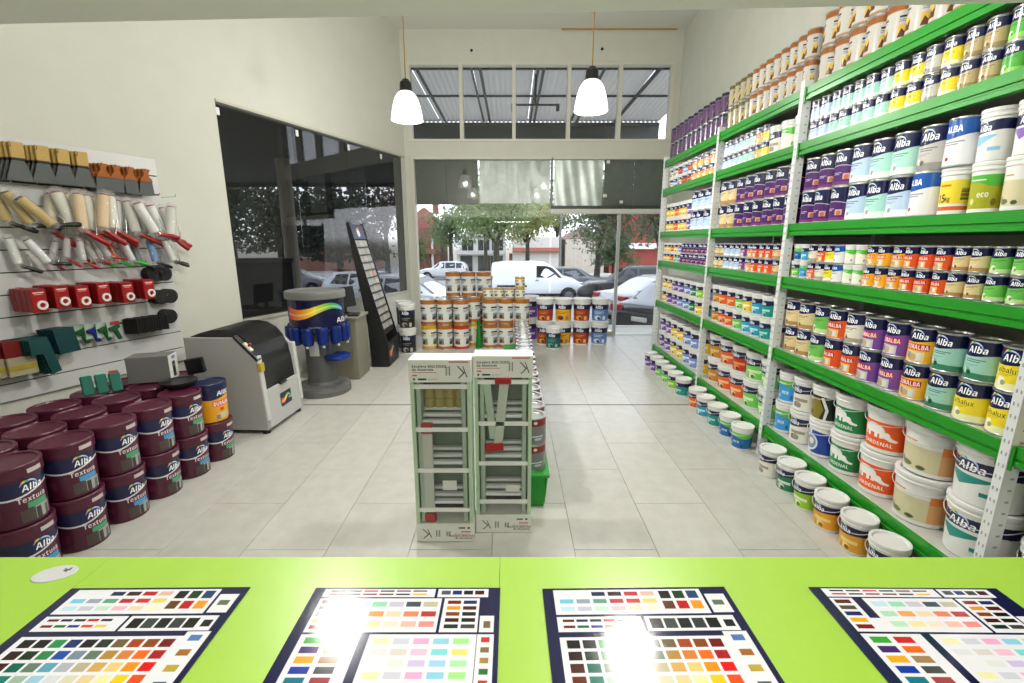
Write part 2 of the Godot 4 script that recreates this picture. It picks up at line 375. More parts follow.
func label(design: String) -> ImageTexture:        # half the way round a tin or pail: 256 x 176
	if texs.has(design): return texs[design]
	var d = DES[design]
	var Wd = 256; var Hh = 176
	var base: Color = d[1]; var two: Color = d[2]; var ink = Color(0.12, 0.12, 0.2)
	var i = img(Wd, Hh, base)
	match d[0]:
		"tin", "box", "plum", "blue":
			var band = NAVY if d[0] != "blue" else two
			for x in Wd:
				var y = 66 + 7 * sin((x - 20) * TAU / 256.0)
				if d[0] == "plum": y = 92 - 20 * sin(PI * x / 256.0)
				rect(i, x, 0, 1, y, band)
				if d[0] == "plum": rect(i, x, y, 1, 4, Color(0.75, 0.7, 0.78))
			if d[0] == "tin":
				rect(i, 0, 146, Wd, 30, two)
				if d[3]: text(i, d[3], 60, 92, 22, ink, false)
				else: lines(i, 70, 84, 90, 2, ink.lerp(base, 0.45), 9)
				lines(i, 70, 108, 60, 2, ink.lerp(base, 0.6), 6)
				ell(i, 84, 138, 20, 16, two.lerp(Color.WHITE, 0.35)); ell(i, 96, 146, 12, 11, two.darkened(0.35)); rect(i, 70, 128, 9, 24, Color(0.9, 0.9, 0.86))
			elif d[0] == "box":
				rect(i, 44, 80, 130, 32, Color(0.72, 0.12, 0.14)); text(i, d[3], 109, 96, 24, Color(0.96, 0.94, 0.9), true, 0.0, true, 122)
				rect(i, 60, 120, 96, 50, two); ell(i, 96, 150, 26, 18, Color(0.72, 0.62, 0.48)); rect(i, 118, 128, 26, 36, Color(0.85, 0.85, 0.82)); rect(i, 66, 126, 20, 30, Color(0.5, 0.52, 0.55))
			elif d[0] == "plum":
				rect(i, 150, 118, 44, 30, Color(0.80, 0.62, 0.60)); ell(i, 172, 136, 14, 12, Color(0.72, 0.40, 0.25)); lines(i, 84, 112, 56, 2, Color(0.80, 0.75, 0.82), 8); rect(i, 0, 160, Wd, 16, two)
			else:
				text(i, d[3], 60, 36, 26, Color.WHITE); lines(i, 62, 84, 100, 2, ink.lerp(base, 0.4), 9); ell(i, 92, 150, 10, 8, Color(0.65, 0.12, 0.12))
			if d[0] != "blue": house_mark(i, 74, 40, 30)
		"stain":
			i.fill(base)
			rect(i, 0, 0, Wd, 30, two); rect(i, 0, 30, Wd, 4, two.lightened(0.4)); rect(i, 0, 162, Wd, 14, two.lerp(base, 0.4))
			for k in 2:
				rect(i, 52 + k * 118, 92, 56, 56, Color(0.80, 0.66, 0.30) if two.g > 0.3 else Color(0.40, 0.30, 0.38)); fill_poly(i, [[52 + k * 118, 148], [70 + k * 118, 108], [88 + k * 118, 124], [108 + k * 118, 104], [108 + k * 118, 148]], two.darkened(0.35)); rect(i, 54 + k * 118, 54, 48, 9, ink); lines(i, 54 + k * 118, 70, 46, 2, ink.lerp(base, 0.45), 7)
		"can":
			rect(i, 0, 0, Wd, 30, two); rect(i, 0, 156, Wd, 20, two)
			rect(i, 20, 52, 76, 10, ink); rect(i, 150, 52, 76, 10, ink); lines(i, 20, 68, 74, 3, ink.lerp(base, 0.4), 7); lines(i, 150, 68, 74, 3, ink.lerp(base, 0.4), 7)
			for k in 2:
				rect(i, 48 + k * 124, 98, 62, 44, Color(0.50, 0.56, 0.60)); fill_poly(i, [[48 + k * 124, 142], [48 + k * 124, 126], [78 + k * 124, 110], [110 + k * 124, 128], [110 + k * 124, 142]], Color(0.30, 0.28, 0.26)); rect(i, 86 + k * 124, 122, 18, 20, two)
		"sil":
			rect(i, 0, 0, Wd, 48, two); ell(i, 100, 24, 12, 11, Color(0.9, 0.88, 0.85)); ell(i, 228, 24, 12, 11, Color(0.9, 0.88, 0.85)); rect(i, 60, 116, 90, 8, Color(0.85, 0.85, 0.85)); rect(i, 96, 132, 44, 16, Color(0.75, 0.77, 0.80))
		"pail":
			i.fill(WHITE)
			for x in Wd:
				var y = 76 + 6 * sin((x - 20) * TAU / 256.0)
				rect(i, x, 30, 1, y - 30, NAVY); rect(i, x, y, 1, 166 - y, base)
			rect(i, 92, 104, 96, 18, two); ell(i, 122, 142, 30, 18, two); ell(i, 136, 148, 14, 11, base.darkened(0.4)); rect(i, 94, 130, 16, 28, two.darkened(0.3))
			house_mark(i, 74, 56, 25)
		"band":
			i.fill(WHITE)
			for x in Wd:
				var y = 72 - 10 * sin((x - 20) * TAU / 256.0)
				rect(i, x, 36, 1, y - 36, two); rect(i, x, y, 1, 164 - y, base)
			lines(i, 76, 52, 76, 1, WHITE, 12); ell(i, 96, 136, 12, 12, base.lightened(0.5)); text(i, "eco", 120, 112, 24, WHITE, true)
			ell(i, 196, 140, 12, 14, base.darkened(0.35))
		"photo":
			i.fill(WHITE)
			for x in Wd:
				var y = 54 - 14 * sin((x) * PI / 256.0)
				rect(i, x, y, 1, 164 - y, base)
			if design == "p_round":
				rect(i, 0, 30, 110, 134, Color(0.86, 0.87, 0.88)); ell(i, 106, 108, 46, 46, two); ell(i, 106, 108, 36, 36, Color(0.50, 0.56, 0.62)); ell(i, 110, 102, 18, 18, WHITE); text(i, "ALBA", 30, 52, 18, NAVY)
			else:
				fill_poly(i, [[0, 70], [140, 50], [170, 110], [150, 164], [0, 164]], two); ell(i, 60, 124, 34, 22, two.lightened(0.4)); ell(i, 90, 134, 20, 14, two.darkened(0.4)); rect(i, 40, 60, 60, 8, WHITE)
				fill_poly(i, [[150, 50], [166, 46], [196, 110], [186, 164], [172, 164], [180, 110]], WHITE)
		"animal":
			i.fill(WHITE); rect(i, 0, 44, Wd, 116, base)
			ell(i, 108, 84, 46, 30, two); rect(i, 56, 96, 104, 20, base)
			for x in [66, 86, 116, 136]: rect(i, x, 88, 13, 26, two)
			ell(i, 158, 98, 15, 14, two); fill_poly(i, [[148, 84], [168, 92], [182, 108], [202, 114], [198, 122], [174, 120], [150, 108]], two)
			text(i, d[3], 128, 138, 17, two, true, 0.0, true, 124)
		"beige":
			i.fill(WHITE); rect(i, 0, 70, Wd, 92, base); rect(i, 190, 54, 66, 108, two.lerp(base, 0.45)); rect(i, 190, 54, 66, 32, two)
			ell(i, 90, 146, 22, 10, Color(0.42, 0.44, 0.30)); ell(i, 140, 150, 14, 8, Color(0.3, 0.34, 0.24)); ell(i, 70, 138, 8, 12, Color(0.5, 0.52, 0.36)); rect(i, 70, 50, 50, 5, two)
			fill_poly(i, [[24, 130], [54, 162], [24, 162]], two)
		"tri":
			i.fill(WHITE)
			for x in Wd: rect(i, x, 34 + 4 * sin(x * TAU / 256.0), 1, 38, NAVY)
			fill_poly(i, [[40, 84], [180, 84], [84, 124]], two); rect(i, 140, 128, 56, 14, two); house_mark(i, 74, 56, 25)
		"bar":
			i.fill(WHITE); rect(i, 0, 40, Wd, 96, base); rect(i, 0, 146, Wd, 16, two)
			text(i, "15", 60, 112, 34, Color(0.15, 0.12, 0.1)); text(i, "kg", 108, 118, 18, Color(0.15, 0.12, 0.1))
			for k in 10: rect(i, 180, 74 + k * 5, 44, 2 + (k % 3), ink)
			rect(i, 64, 56, 66, 8, two)
		"door":
			i.fill(WHITE); rect(i, 0, 34, Wd, 40, NAVY); rect(i, 0, 74, Wd, 92, base)
			lines(i, 62, 92, 100, 2, two, 11); ell(i, 96, 142, 34, 18, two); ell(i, 110, 146, 16, 12, Color(0.25, 0.22, 0.2)); rect(i, 150, 128, 30, 30, two.lightened(0.3))
			house_mark(i, 74, 54, 25)
		"maroon":
			for x in Wd:
				var y = 70 + 12 * sin((x - 40) * TAU / 256.0)
				rect(i, x, 34, 1, y - 34, NAVY); rect(i, x, y, 1, 6, Color(0.85, 0.84, 0.86))
			house_mark(i, 132, 60, 21); text(i, d[3], 116, 96, 17, Color(0.88, 0.85, 0.86)); rect(i, 140, 108, 62, 17, two)
			rect(i, 152, 126, 60, 42, Color(0.62, 0.62, 0.60)); rect(i, 118, 128, 40, 40, Color(0.28, 0.24, 0.22)); rect(i, 160, 132, 16, 36, Color(0.18, 0.17, 0.16)); rect(i, 190, 136, 14, 32, Color(0.35, 0.36, 0.33)); rect(i, 34, 110, 40, 30, Color(0.36, 0.14, 0.24))
		"dura":
			for x in Wd: rect(i, x, 0, 1, 56 + 10 * sin((x - 30) * TAU / 256.0), NAVY)
			house_mark(i, 124, 34, 27); rect(i, 100, 74, 104, 26, two); text(i, d[3], 152, 87, 20, Color.WHITE, true, 0.0, true, 96)
			rect(i, 134, 110, 24, 14, two); ell(i, 150, 148, 40, 16, Color(0.78, 0.74, 0.60)); rect(i, 110, 142, 22, 22, Color(0.5, 0.48, 0.42))
	texs[design] = tex(i)
	return texs[design]

# ---------------------------------------------------------------- tins and pails
func tin_meshes(r: float, h: float):
	var key = "tin%.3f_%.3f" % [r, h]
	if not meshes.has(key):
		var b = MB.new(); b.lathe([[r, h - 0.007], [r, 0.006]], 28, Vector3.ZERO, Basis.IDENTITY, false, [0.0, 1.0])
		var l = MB.new()
		l.lathe([[0, h - 0.012], [r * 0.70, h - 0.012], [r * 0.74, h - 0.009], [r * 0.80, h - 0.009], [r * 0.83, h - 0.002], [r * 0.90, h], [r + 0.002, h], [r + 0.0025, h - 0.004], [r, h - 0.008]], 28)
		var q = MB.new(); q.lathe([[r, 0.007], [r + 0.002, 0.004], [r + 0.002, 0.0], [0, 0.0]], 28)
		meshes[key] = [b.mesh(), l.mesh(), q.mesh()]
	return meshes[key]

func pail_meshes(r: float, h: float):       # r: at the lid
	var key = "pail%.3f_%.3f" % [r, h]
	if not meshes.has(key):
		var t = r * 0.94; var lo = r * 0.84
		var b = MB.new(); b.lathe([[t, h * 0.93], [lo, 0.004], ], 28, Vector3.ZERO, Basis.IDENTITY, false, [0.0, 1.0]); b.lathe([[lo, 0.004], [lo - 0.004, 0.0], [0, 0.0]], 28)
		var l = MB.new()
		l.lathe([[0, h - 0.010], [r * 0.78, h - 0.010], [r * 0.83, h - 0.002], [r * 0.88, h], [r * 0.98, h], [r, h - 0.004], [r, h * 0.93], [r * 0.96, h * 0.92], [r * 0.96, h * 0.875], [r * 0.985, h * 0.865], [r * 0.985, h * 0.835], [t * 0.985, h * 0.825]], 28)
		var g = MB.new(); var pts = []
		for k in 15:
			var a = PI * k / 14.0
			pts.append(Vector3(cos(a) * (t + 0.008), h * 0.80 - sin(a) * h * 0.16, sin(a) * 0.012 + t * 0.985 * sin(a) ))
		g.tube(pts, 0.0022, 5)
		meshes[key] = [b.mesh(), l.mesh(), g.mesh()]
	return meshes[key]

func bucket_meshes(r: float, h: float):       # deep lid with a paper sticker on its skirt
	var key = "bucket%.3f_%.3f" % [r, h]
	if not meshes.has(key):
		var t = r * 0.955; var lo = r * 0.87
		var b = MB.new(); b.lathe([[t, h * 0.93], [lo, 0.004]], 28, Vector3.ZERO, Basis.IDENTITY, false, [0.0, 1.0]); b.lathe([[lo, 0.004], [lo - 0.004, 0.0], [0, 0.0]], 28)
		var l = MB.new()
		l.lathe([[0, h - 0.009], [r * 0.84, h - 0.009], [r * 0.88, h - 0.001], [r * 0.97, h], [r, h - 0.005], [r, h * 0.945], [r * 0.985, h * 0.935], [r * 0.985, h * 0.80], [t * 0.98, h * 0.79]], 28)
		var s = MB.new(); s.lathe([[r * 0.985 + 0.0012, h * 0.915], [r * 0.985 + 0.0012, h * 0.845]], 6, Vector3.ZERO, Basis(Vector3.UP, 0.30), false, [], 0.085)
		meshes[key] = [b.mesh(), l.mesh(), s.mesh()]
	return meshes[key]

func make_can(design: String, r: float, h: float, at: Vector3, face: Vector3, label_text: String, group: String, handle := false):
	var kind = DES[design][0]
	var pail = design.begins_with("p_") or design.begins_with("b_")
	var o = thing("paint_bucket" if design.begins_with("b_") else "paint_pail" if pail else "paint_tin", label_text, "bucket" if design.begins_with("b_") else "pail" if pail else "tin", at, atan2(face.x, face.z), group)
	var ms = bucket_meshes(r, h) if design.begins_with("b_") else pail_meshes(r, h) if pail else tin_meshes(r, h)
	part("body", ms[0], tmat(label(design), 0.32 if pail else 0.22), o)
	if pail:
		var lidc = Color(0.30, 0.085, 0.18) if kind == "maroon" else NAVY if kind == "dura" else Color(0.84, 0.84, 0.83)
		part("lid", ms[1], mat(lidc, 0.38), o)
		if kind == "maroon": part("sticker", ms[2], mat(Color(0.74, 0.70, 0.70), 0.5), o)
		elif handle: part("handle", ms[2], mat(Color(0.75, 0.75, 0.75) if kind != "maroon" else Color(0.25, 0.08, 0.15), 0.35), o)
	else:
		part("lid", ms[1], mat(Color(0.74, 0.74, 0.73), 0.28, 0.9), o)
		part("base_rim", ms[2], mat(Color(0.66, 0.66, 0.66), 0.35, 0.9), o)
	return o

# ---------------------------------------------------------------- the room
func setup():
	rng.seed = 11
	var cam = Camera3D.new(); cam.name = "camera"; add_child(cam)
	cam.position = Vector3(0, 1.6, 0); cam.rotation_degrees = Vector3(-12.4, 0, 0); cam.fov = 73.54; cam.near = 0.05; cam.far = 400.0; cam.current = true
	var sky_mat = ProceduralSkyMaterial.new()
	sky_mat.sky_top_color = Color(0.80, 0.84, 0.90); sky_mat.sky_horizon_color = Color(0.93, 0.94, 0.96); sky_mat.ground_horizon_color = Color(0.55, 0.55, 0.54); sky_mat.ground_bottom_color = Color(0.40, 0.40, 0.39)
	var sky = Sky.new(); sky.sky_material = sky_mat
	var e = Environment.new()
	e.background_mode = Environment.BG_SKY; e.sky = sky; e.background_energy_multiplier = 5.0
	e.tonemap_mode = Environment.TONE_MAPPER_LINEAR; e.tonemap_exposure = 1.0
	e.sdfgi_enabled = true; e.ssao_enabled = true; e.ssil_enabled = true
	var we = WorldEnvironment.new(); we.name = "world_environment"; we.environment = e; add_child(we)

func struct(called, label_text, category):
	var o = Node3D.new(); o.name = called; add_child(o)
	return tag(o, label_text, category, "", "structure")

func clip_tiles():
	var fl = struct("floor", "pale beige porcelain tile floor with thin joints", "floor")
	var grout = mat(Color(0.58, 0.57, 0.53), 0.8)
	var tone = [noise_mat(Color(0.69, 0.685, 0.66), Color(0.74, 0.735, 0.71), 0.02, 0.7, 0.30), noise_mat(Color(0.705, 0.70, 0.675), Color(0.75, 0.745, 0.72), 0.02, 0.7, 0.28), noise_mat(Color(0.68, 0.675, 0.65), Color(0.73, 0.725, 0.70), 0.02, 0.7, 0.32)]
	# x, distance
	var room = PackedVector2Array([Vector2(CORNER, FRONT), Vector2(2.62, FRONT), Vector2(2.62, -2.5), Vector2(CORNER - SLANT * (FRONT + 2.5), -2.5)])
	var base = MB.new(); var pp = []
	for p in room: pp.append(Vector2(p.x, -p.y))
	base.prism(pp, 0.0, 0.15, Basis(Vector3.RIGHT, Vector3(0, 0, 1), Vector3.DOWN), Vector3(0, -0.006, 0))
	part("screed", base, grout, fl)
	part("expansion_joint", span(-2.98, 2.61, -0.0045, -0.0005, 4.3205, 4.3395), mat(Color(0.13, 0.125, 0.115), 0.8), fl)
	var full = MB.new(); full.box(Vector3(0, -0.003, 0), Vector3(0.4346, 0.006, 0.8726), Basis.IDENTITY, 0.0008)
	var fm = full.mesh()
	for i in range(-15, 6):
		var x0 = 0.33 + 0.437 * i
		for j in range(-6, 8):
			var d0 = 2.57 + 0.875 * j + (0.4375 if i % 2 == 0 else 0.0)
			var q = PackedVector2Array([Vector2(x0 + 0.0012, d0 + 0.0012), Vector2(x0 + 0.4358, d0 + 0.0012), Vector2(x0 + 0.4358, d0 + 0.8738), Vector2(x0 + 0.0012, d0 + 0.8738)])
			for cutting in [[-9.0, 4.320], [4.340, 9.9]]:
				var halfroom = Geometry2D.intersect_polygons(room, PackedVector2Array([Vector2(-9, cutting[0]), Vector2(9, cutting[0]), Vector2(9, cutting[1]), Vector2(-9, cutting[1])]))
				for c in Geometry2D.intersect_polygons(q, halfroom[0]):
					var m = tone[abs(i * 7 + j * 3) % 3]
					var area = 0.0
					for k in c.size(): area += c[k].cross(c[(k + 1) % c.size()])
					if abs(area) < 0.004: continue
					if abs(abs(area) * 0.5 - 0.4346 * 0.8726) < 0.001:
						part("tile", fm, m, fl, P(x0 + 0.2185, 0, d0 + 0.4375))
					else:
						var t = MB.new(); var cc = []
						for p in c: cc.append(Vector2(p.x, -p.y))
						t.prism(cc, 0.0, 0.006, Basis(Vector3.RIGHT, Vector3(0, 0, 1), Vector3.DOWN), Vector3.ZERO)
						part("tile", t, m, fl)

func build_shell():
	var cream = noise_mat(Color(0.755, 0.758, 0.715), Color(0.775, 0.778, 0.735), 0.01, 0.5, 0.75)
	var frame = mat(Color(0.78, 0.775, 0.72), 0.45)
	clip_tiles()
	# slanted wall with its long window
	var wl = struct("wall_left", "cream painted wall slanting towards the shop front", "wall")
	var L = 10.97
	var m = wbox(-0.2, L, 0.0, 0.76, -0.2, 0.0); part("wall_below_window", m, cream, wl)
	part("wall_above_window", wbox(-0.2, L, 2.93, 4.74, -0.2, 0.0), cream, wl)
	part("wall_beside_window", wbox(3.235, L, 0.76, 2.93, -0.2, 0.0), cream, wl)
	part("corner_jamb", wbox(-0.2, 0.03, 0.76, 2.93, -0.2, 0.0), cream, wl)
	var w3 = struct("window_3", "long dark window of frameless glass sheets in the slanted wall", "window")
	var gdark = glass(Color(0.03, 0.035, 0.035), 0.50)
	var edges = [0.03, 0.62, 1.34, 2.24, 3.235]
	for k in 4: part("pane", wbox(edges[k] + 0.003, edges[k + 1] - 0.003, 0.785, 2.905, -0.064, -0.056), gdark, w3)
	part("frame", wbox(0.03, 3.235, 2.905, 2.93, -0.10, 0.012), mat(Color(0.72, 0.71, 0.66), 0.4), w3)
	part("frame", wbox(0.03, 3.235, 0.76, 0.785, -0.10, 0.012), mat(Color(0.72, 0.71, 0.66), 0.4), w3)
	for k in 4: part("glass_clip", wbox(edges[k + 1] - 0.075, edges[k + 1] - 0.035, 2.80, 2.87, -0.055, -0.045, 0.003), mat(Color(0.88, 0.88, 0.86), 0.4), w3)
	# glazed front
	var wf = struct("wall_front", "cream front wall above and around the shop window", "wall")
	part("wall_top", span(CORNER - 0.1, 2.82, 4.29, 4.74, FRONT, FRONT + 0.2), cream, wf)
	part("wall_band", span(CORNER - 0.1, 2.82, 2.915, 3.155, FRONT, FRONT + 0.2), cream, wf)
	part("wall_side", span(CORNER - 0.1, -1.61, -0.3, 4.74, FRONT + 0.002, FRONT + 0.198), cream, wf)
	part("wall_side", span(2.50, 2.82, -0.3, 4.74, FRONT + 0.002, FRONT + 0.198), cream, wf)
	part("sill", span(-1.62, 1.75, -0.3, 0.06, FRONT + 0.001, FRONT + 0.199), frame, wf)
	for q in [[-0.62, 4.45], [1.38, 4.47]]:
		var hole = MB.new(); hole.lathe([[0, 0.004], [0.022, 0.004], [0.022, 0.0]], 12, P(q[0], q[1], FRONT), Basis(Vector3.RIGHT, PI / 2)); part("cable_hole", hole, mat(Color(0.06, 0.06, 0.06), 0.9), wf)
	var w1 = struct("window_1", "row of five transom panes high in the front wall", "window")
	var clear = glass(Color(0.05, 0.06, 0.055), 0.10)
	var xs = [-1.61, -0.797, 0.031, 0.891, 1.689, 2.50]
	for k in 5: part("pane", span(xs[k] + 0.02, xs[k + 1] - 0.02, 3.17, 4.275, FRONT + 0.06, FRONT + 0.066), clear, w1)
	for k in 6: part("mullion", span(xs[k] - 0.028, xs[k] + 0.028, 3.155, 4.29, FRONT - 0.012, FRONT + 0.13, 0.004), frame, w1)
	part("rail", span(-1.61, 2.50, 4.25, 4.30, FRONT - 0.010, FRONT + 0.12, 0.004), frame, w1)
	part("rail", span(-1.61, 2.50, 3.145, 3.185, FRONT - 0.014, FRONT + 0.12, 0.004), frame, w1)
	var w2 = struct("window_2", "tall shop window looking onto the street", "window")
	part("pane", span(-1.59, -0.55, 0.08, 2.90, FRONT + 0.06, FRONT + 0.068), clear, w2)
	part("pane", span(-0.544, 0.63, 0.08, 2.90, FRONT + 0.06, FRONT + 0.068), clear, w2)
	part("pane", span(0.665, 1.76, 0.08, 2.04, FRONT + 0.06, FRONT + 0.068), clear, w2)
	part("post", span(-1.62, -1.58, 0.06, 2.915, FRONT - 0.01, FRONT + 0.12, 0.004), frame, w2)
	part("post", span(0.632, 0.664, 2.04, 2.915, FRONT - 0.012, FRONT + 0.12, 0.004), mat(Color(0.42, 0.42, 0.40), 0.4), w2)
	part("rail", span(-1.61, 2.5, 2.88, 2.915, FRONT - 0.012, FRONT + 0.12, 0.004), frame, w2)
	part("rail", span(0.632, 2.5, 2.04, 2.115, FRONT - 0.015, FRONT + 0.12, 0.004), mat(Color(0.80, 0.80, 0.76), 0.4), w2)
	part("rail", span(0.632, 2.5, 2.116, 2.165, FRONT - 0.015, FRONT + 0.12, 0.004), mat(Color(0.22, 0.23, 0.22), 0.4), w2)
	var d1 = struct("door_1", "frameless glass street door with slim aluminium post", "door")
	part("post", span(1.755, 1.805, 0.0, 2.04, FRONT + 0.03, FRONT + 0.09, 0.006), mat(Color(0.74, 0.75, 0.74), 0.35, 0.4), d1)
	part("pane", span(1.81, 2.49, 0.012, 2.035, FRONT + 0.055, FRONT + 0.065), clear, d1)
	part("threshold", span(1.76, 2.50, -0.3, 0.008, FRONT + 0.001, FRONT + 0.199), mat(Color(0.72, 0.72, 0.68), 0.5), d1)
	# boards behind the upper glass
	var dark = noise_mat(Color(0.33, 0.36, 0.34), Color(0.37, 0.40, 0.375), 0.02, 0.6, 0.6)
	var galv = noise_mat(Color(0.68, 0.72, 0.70), Color(0.76, 0.79, 0.77), 0.012, 1.4, 0.36)
	galv.metallic = 0.4
	var s1 = thing("sign_back", "dark grey sign back behind glass by the slanted wall", "sign back", P(-1.08, 2.18, FRONT + 0.12))
	part("panel", bx(Vector3(-0.262, 0.37, 0), Vector3(0.52, 0.72, 0.04), 0.004), dark, s1); part("panel", bx(Vector3(0.262, 0.37, 0), Vector3(0.52, 0.72, 0.04), 0.004), dark, s1)
	var s2 = thing("sign_back", "wide shiny galvanised sheet behind the middle glass", "sign back", P(0.045, 2.215, FRONT + 0.11))
	part("panel", wavy(1.16, 0.69, 0.34, 3.2), galv, s2)
	var s3 = thing("sign_back", "pale galvanised sheet with bright lamp reflection above door", "sign back", P(1.085, 2.165, FRONT + 0.08))
	part("panel", wavy(0.80, 0.71, 0.36, 1.4), galv, s3)
	var s4 = thing("sign_back", "dark grey sign back above the glass door", "sign back", P(1.995, 2.165, FRONT + 0.09))
	part("panel", bx(Vector3(-0.246, 0.36, 0), Vector3(0.485, 0.71, 0.03), 0.003), dark, s4); part("panel", bx(Vector3(0.246, 0.36, 0), Vector3(0.485, 0.71, 0.03), 0.003), dark, s4)
	for q in [[-0.44, 0.68], [-0.20, 0.06], [-0.47, 0.16]]: part("bracket", bx(Vector3(q[0], q[1], 0.045), Vector3(0.05, 0.05, 0.06), 0.004), mat(Color(0.85, 0.85, 0.82), 0.4), s4)
	# other walls, ceiling, upper floor
	var wr = struct("wall_right", "cream wall behind the green racks", "wall")
	part("plaster", span(2.62, 2.82, -0.15, 4.74, -2.7, FRONT + 0.2), cream, wr)
	var wb = struct("wall_back", "cream wall behind the counter", "wall")
	part("plaster", span(-5.8, 2.82, -0.15, 4.74, -2.7, -2.5), cream, wb)
	var ce = struct("ceiling", "high white ceiling over the shop", "ceiling")
	part("slab", span(-5.9, 2.82, 4.74, 4.94, -2.7, FRONT + 0.2), mat(Color(0.80, 0.80, 0.765), 0.8), ce)
	var mz = struct("ceiling_001", "white underside and front of the upper floor above the counter", "ceiling")
	var poly = []
	for p in [[-5.4, 1.834], [2.62, 1.492], [2.62, -2.5], [-5.4, -2.5]]: poly.append(Vector2(p[0], -p[1]))
	var sl = MB.new(); sl.prism(poly, -2.29, -2.47, Basis(Vector3.RIGHT, Vector3(0, 0, 1), Vector3.DOWN)); part("slab", sl, mat(Color(0.92, 0.92, 0.90), 0.7), mz)
	poly = []
	for p in [[-5.4, 1.834], [2.62, 1.492], [2.62, 1.372], [-5.4, 1.714]]: poly.append(Vector2(p[0], -p[1]))
	var up = MB.new(); up.prism(poly, -2.47, -4.74, Basis(Vector3.RIGHT, Vector3(0, 0, 1), Vector3.DOWN)); part("upper_wall", up, cream, mz)
	# conduit along the top of the front wall
	var cd = MB.new(); cd.tube([P(0.75, 4.73, FRONT - 0.02), P(1.7, 4.735, FRONT - 0.02), P(2.5, 4.73, FRONT - 0.02)], 0.012, 6)
	solo("conduit", cd, mat(Color(0.70, 0.52, 0.16), 0.5), "thin orange conduit running along the top of front wall", "conduit")

func wavy(w, h, cy, k) -> MB:       # a thin sheet, slightly buckled
	var m = MB.new()
	for s in [0.0, -0.004]:
		var rows = []
		for a in 9:
			var l = []
			for b in 33: l.append(Vector3(w * (b / 32.0 - 0.5), cy + h * (a / 8.0 - 0.5), s + 0.007 * sin(b / 32.0 * TAU * k + 0.5 * sin(a * 0.6)) + 0.003 * sin(b * 0.9 + a * 0.5)))
			rows.append(l)
		m.grid(rows)
	return m

func pendant(x, d, label_text):
	var y = 2.78
	var o = thing("pendant_lamp", label_text, "lamp", P(x, y, d), 0, "pendant lamps")
	var s = MB.new(); s.lathe([[0.062, 0.262], [0.085, 0.245], [0.112, 0.205], [0.134, 0.14], [0.150, 0.06], [0.158, 0.0], [0.152, 0.0], [0.144, 0.06], [0.128, 0.14], [0.106, 0.20], [0.080, 0.24], [0.06, 0.256]], 32, Vector3.ZERO, Basis.IDENTITY, true)
	var gm = StandardMaterial3D.new(); gm.albedo_color = Color(0.95, 0.95, 0.93); gm.roughness = 0.3
	gm.emission_enabled = true; gm.emission = Color(1.0, 0.98, 0.94); gm.emission_energy_multiplier = 1.3
	part("lamp_shade", s, gm, o)
	var b = MB.new(); b.lathe([[0.0, 0.19], [0.022, 0.19], [0.028, 0.15], [0.05, 0.10], [0.05, 0.07], [0.03, 0.035], [0.0, 0.03]], 16, Vector3.ZERO, Basis.IDENTITY, true)
	var bm = StandardMaterial3D.new(); bm.albedo_color = Color.WHITE; bm.emission_enabled = true; bm.emission = Color(1.0, 0.98, 0.94); bm.emission_energy_multiplier = 6.0
	part("bulb", b, bm, o)
	var c = MB.new(); c.lathe([[0.0, 0.375], [0.03, 0.375], [0.04, 0.36], [0.056, 0.345], [0.064, 0.26], [0.0, 0.255]], 24); part("cap", c, mat(Color(0.03, 0.03, 0.032), 0.4), o)
	var w = MB.new(); w.tube([Vector3(0, 0.375, 0), Vector3(0.004, 1.2, 0), Vector3(0, 4.74 - y, 0)], 0.006, 6); part("cable", w, mat(Color(0.62, 0.47, 0.20), 0.6), o)
	var l = OmniLight3D.new(); l.name = "lamp_light"; o.add_child(l, true)
	l.position = Vector3(0, 0.07, 0); l.light_energy = LAMP_OMNI; l.light_color = Color(1.0, 0.988, 0.965); l.light_size = 0.05; l.omni_range = 20.0; l.omni_attenuation = 2.0; l.shadow_enabled = true
	var sp = SpotLight3D.new(); sp.name = "lamp_beam"; o.add_child(sp, true)
	sp.position = Vector3(0, 0.06, 0); sp.rotation_degrees = Vector3(-90, 0, 0); sp.spot_angle = 82.0; sp.spot_angle_attenuation = 0.9; sp.light_energy = LAMP_E; sp.light_color = Color(1.0, 0.988, 0.965); sp.light_size = 0.07; sp.spot_range = 20.0; sp.spot_attenuation = 2.0; sp.shadow_enabled = true

const LAMP_OMNI = 1.5
const LAMP_E = 1.35

func build_lamps():
	pendant(-1.05, 4.95, "lit white bell pendant hanging before the slanted wall")
	pendant(0.735, 4.62, "lit white bell pendant hanging over the centre aisle")
	pendant(-1.09, 2.45, "white bell pendant nearer the counter, mirrored in colour card and slanted window")
	var c = thing("ceiling_panel_lamp", "flat white panel lamp under the upper floor behind the counter", "lamp", P(0.0, 2.265, -0.9))
	var em = StandardMaterial3D.new(); em.albedo_color = Color(0.9, 0.9, 0.9); em.emission_enabled = true; em.emission = Color(1.0, 0.98, 0.95); em.emission_energy_multiplier = 3.0
	part("housing", bx(Vector3(0, 0.012, 0), Vector3(1.26, 0.026, 0.36), 0.003), mat(Color(0.85, 0.85, 0.84), 0.5), c)
	part("diffuser", bx(Vector3(0, -0.003, 0), Vector3(1.2, 0.004, 0.3)), em, c)
	var al = AreaLight3D.new(); al.name = "panel_light"; c.add_child(al); al.position = Vector3(0, -0.012, 0); al.rotation_degrees = Vector3(-90, 0, 0); al.area_size = Vector2(1.2, 0.3); al.light_energy = 4.2; al.light_color = Color(1.0, 0.98, 0.95); al.area_range = 12.0; al.area_attenuation = 2.0; al.shadow_enabled = true
	pendant(0.70, 2.26, "white bell pendant nearer the counter, mirrored in colour card beside the racks")

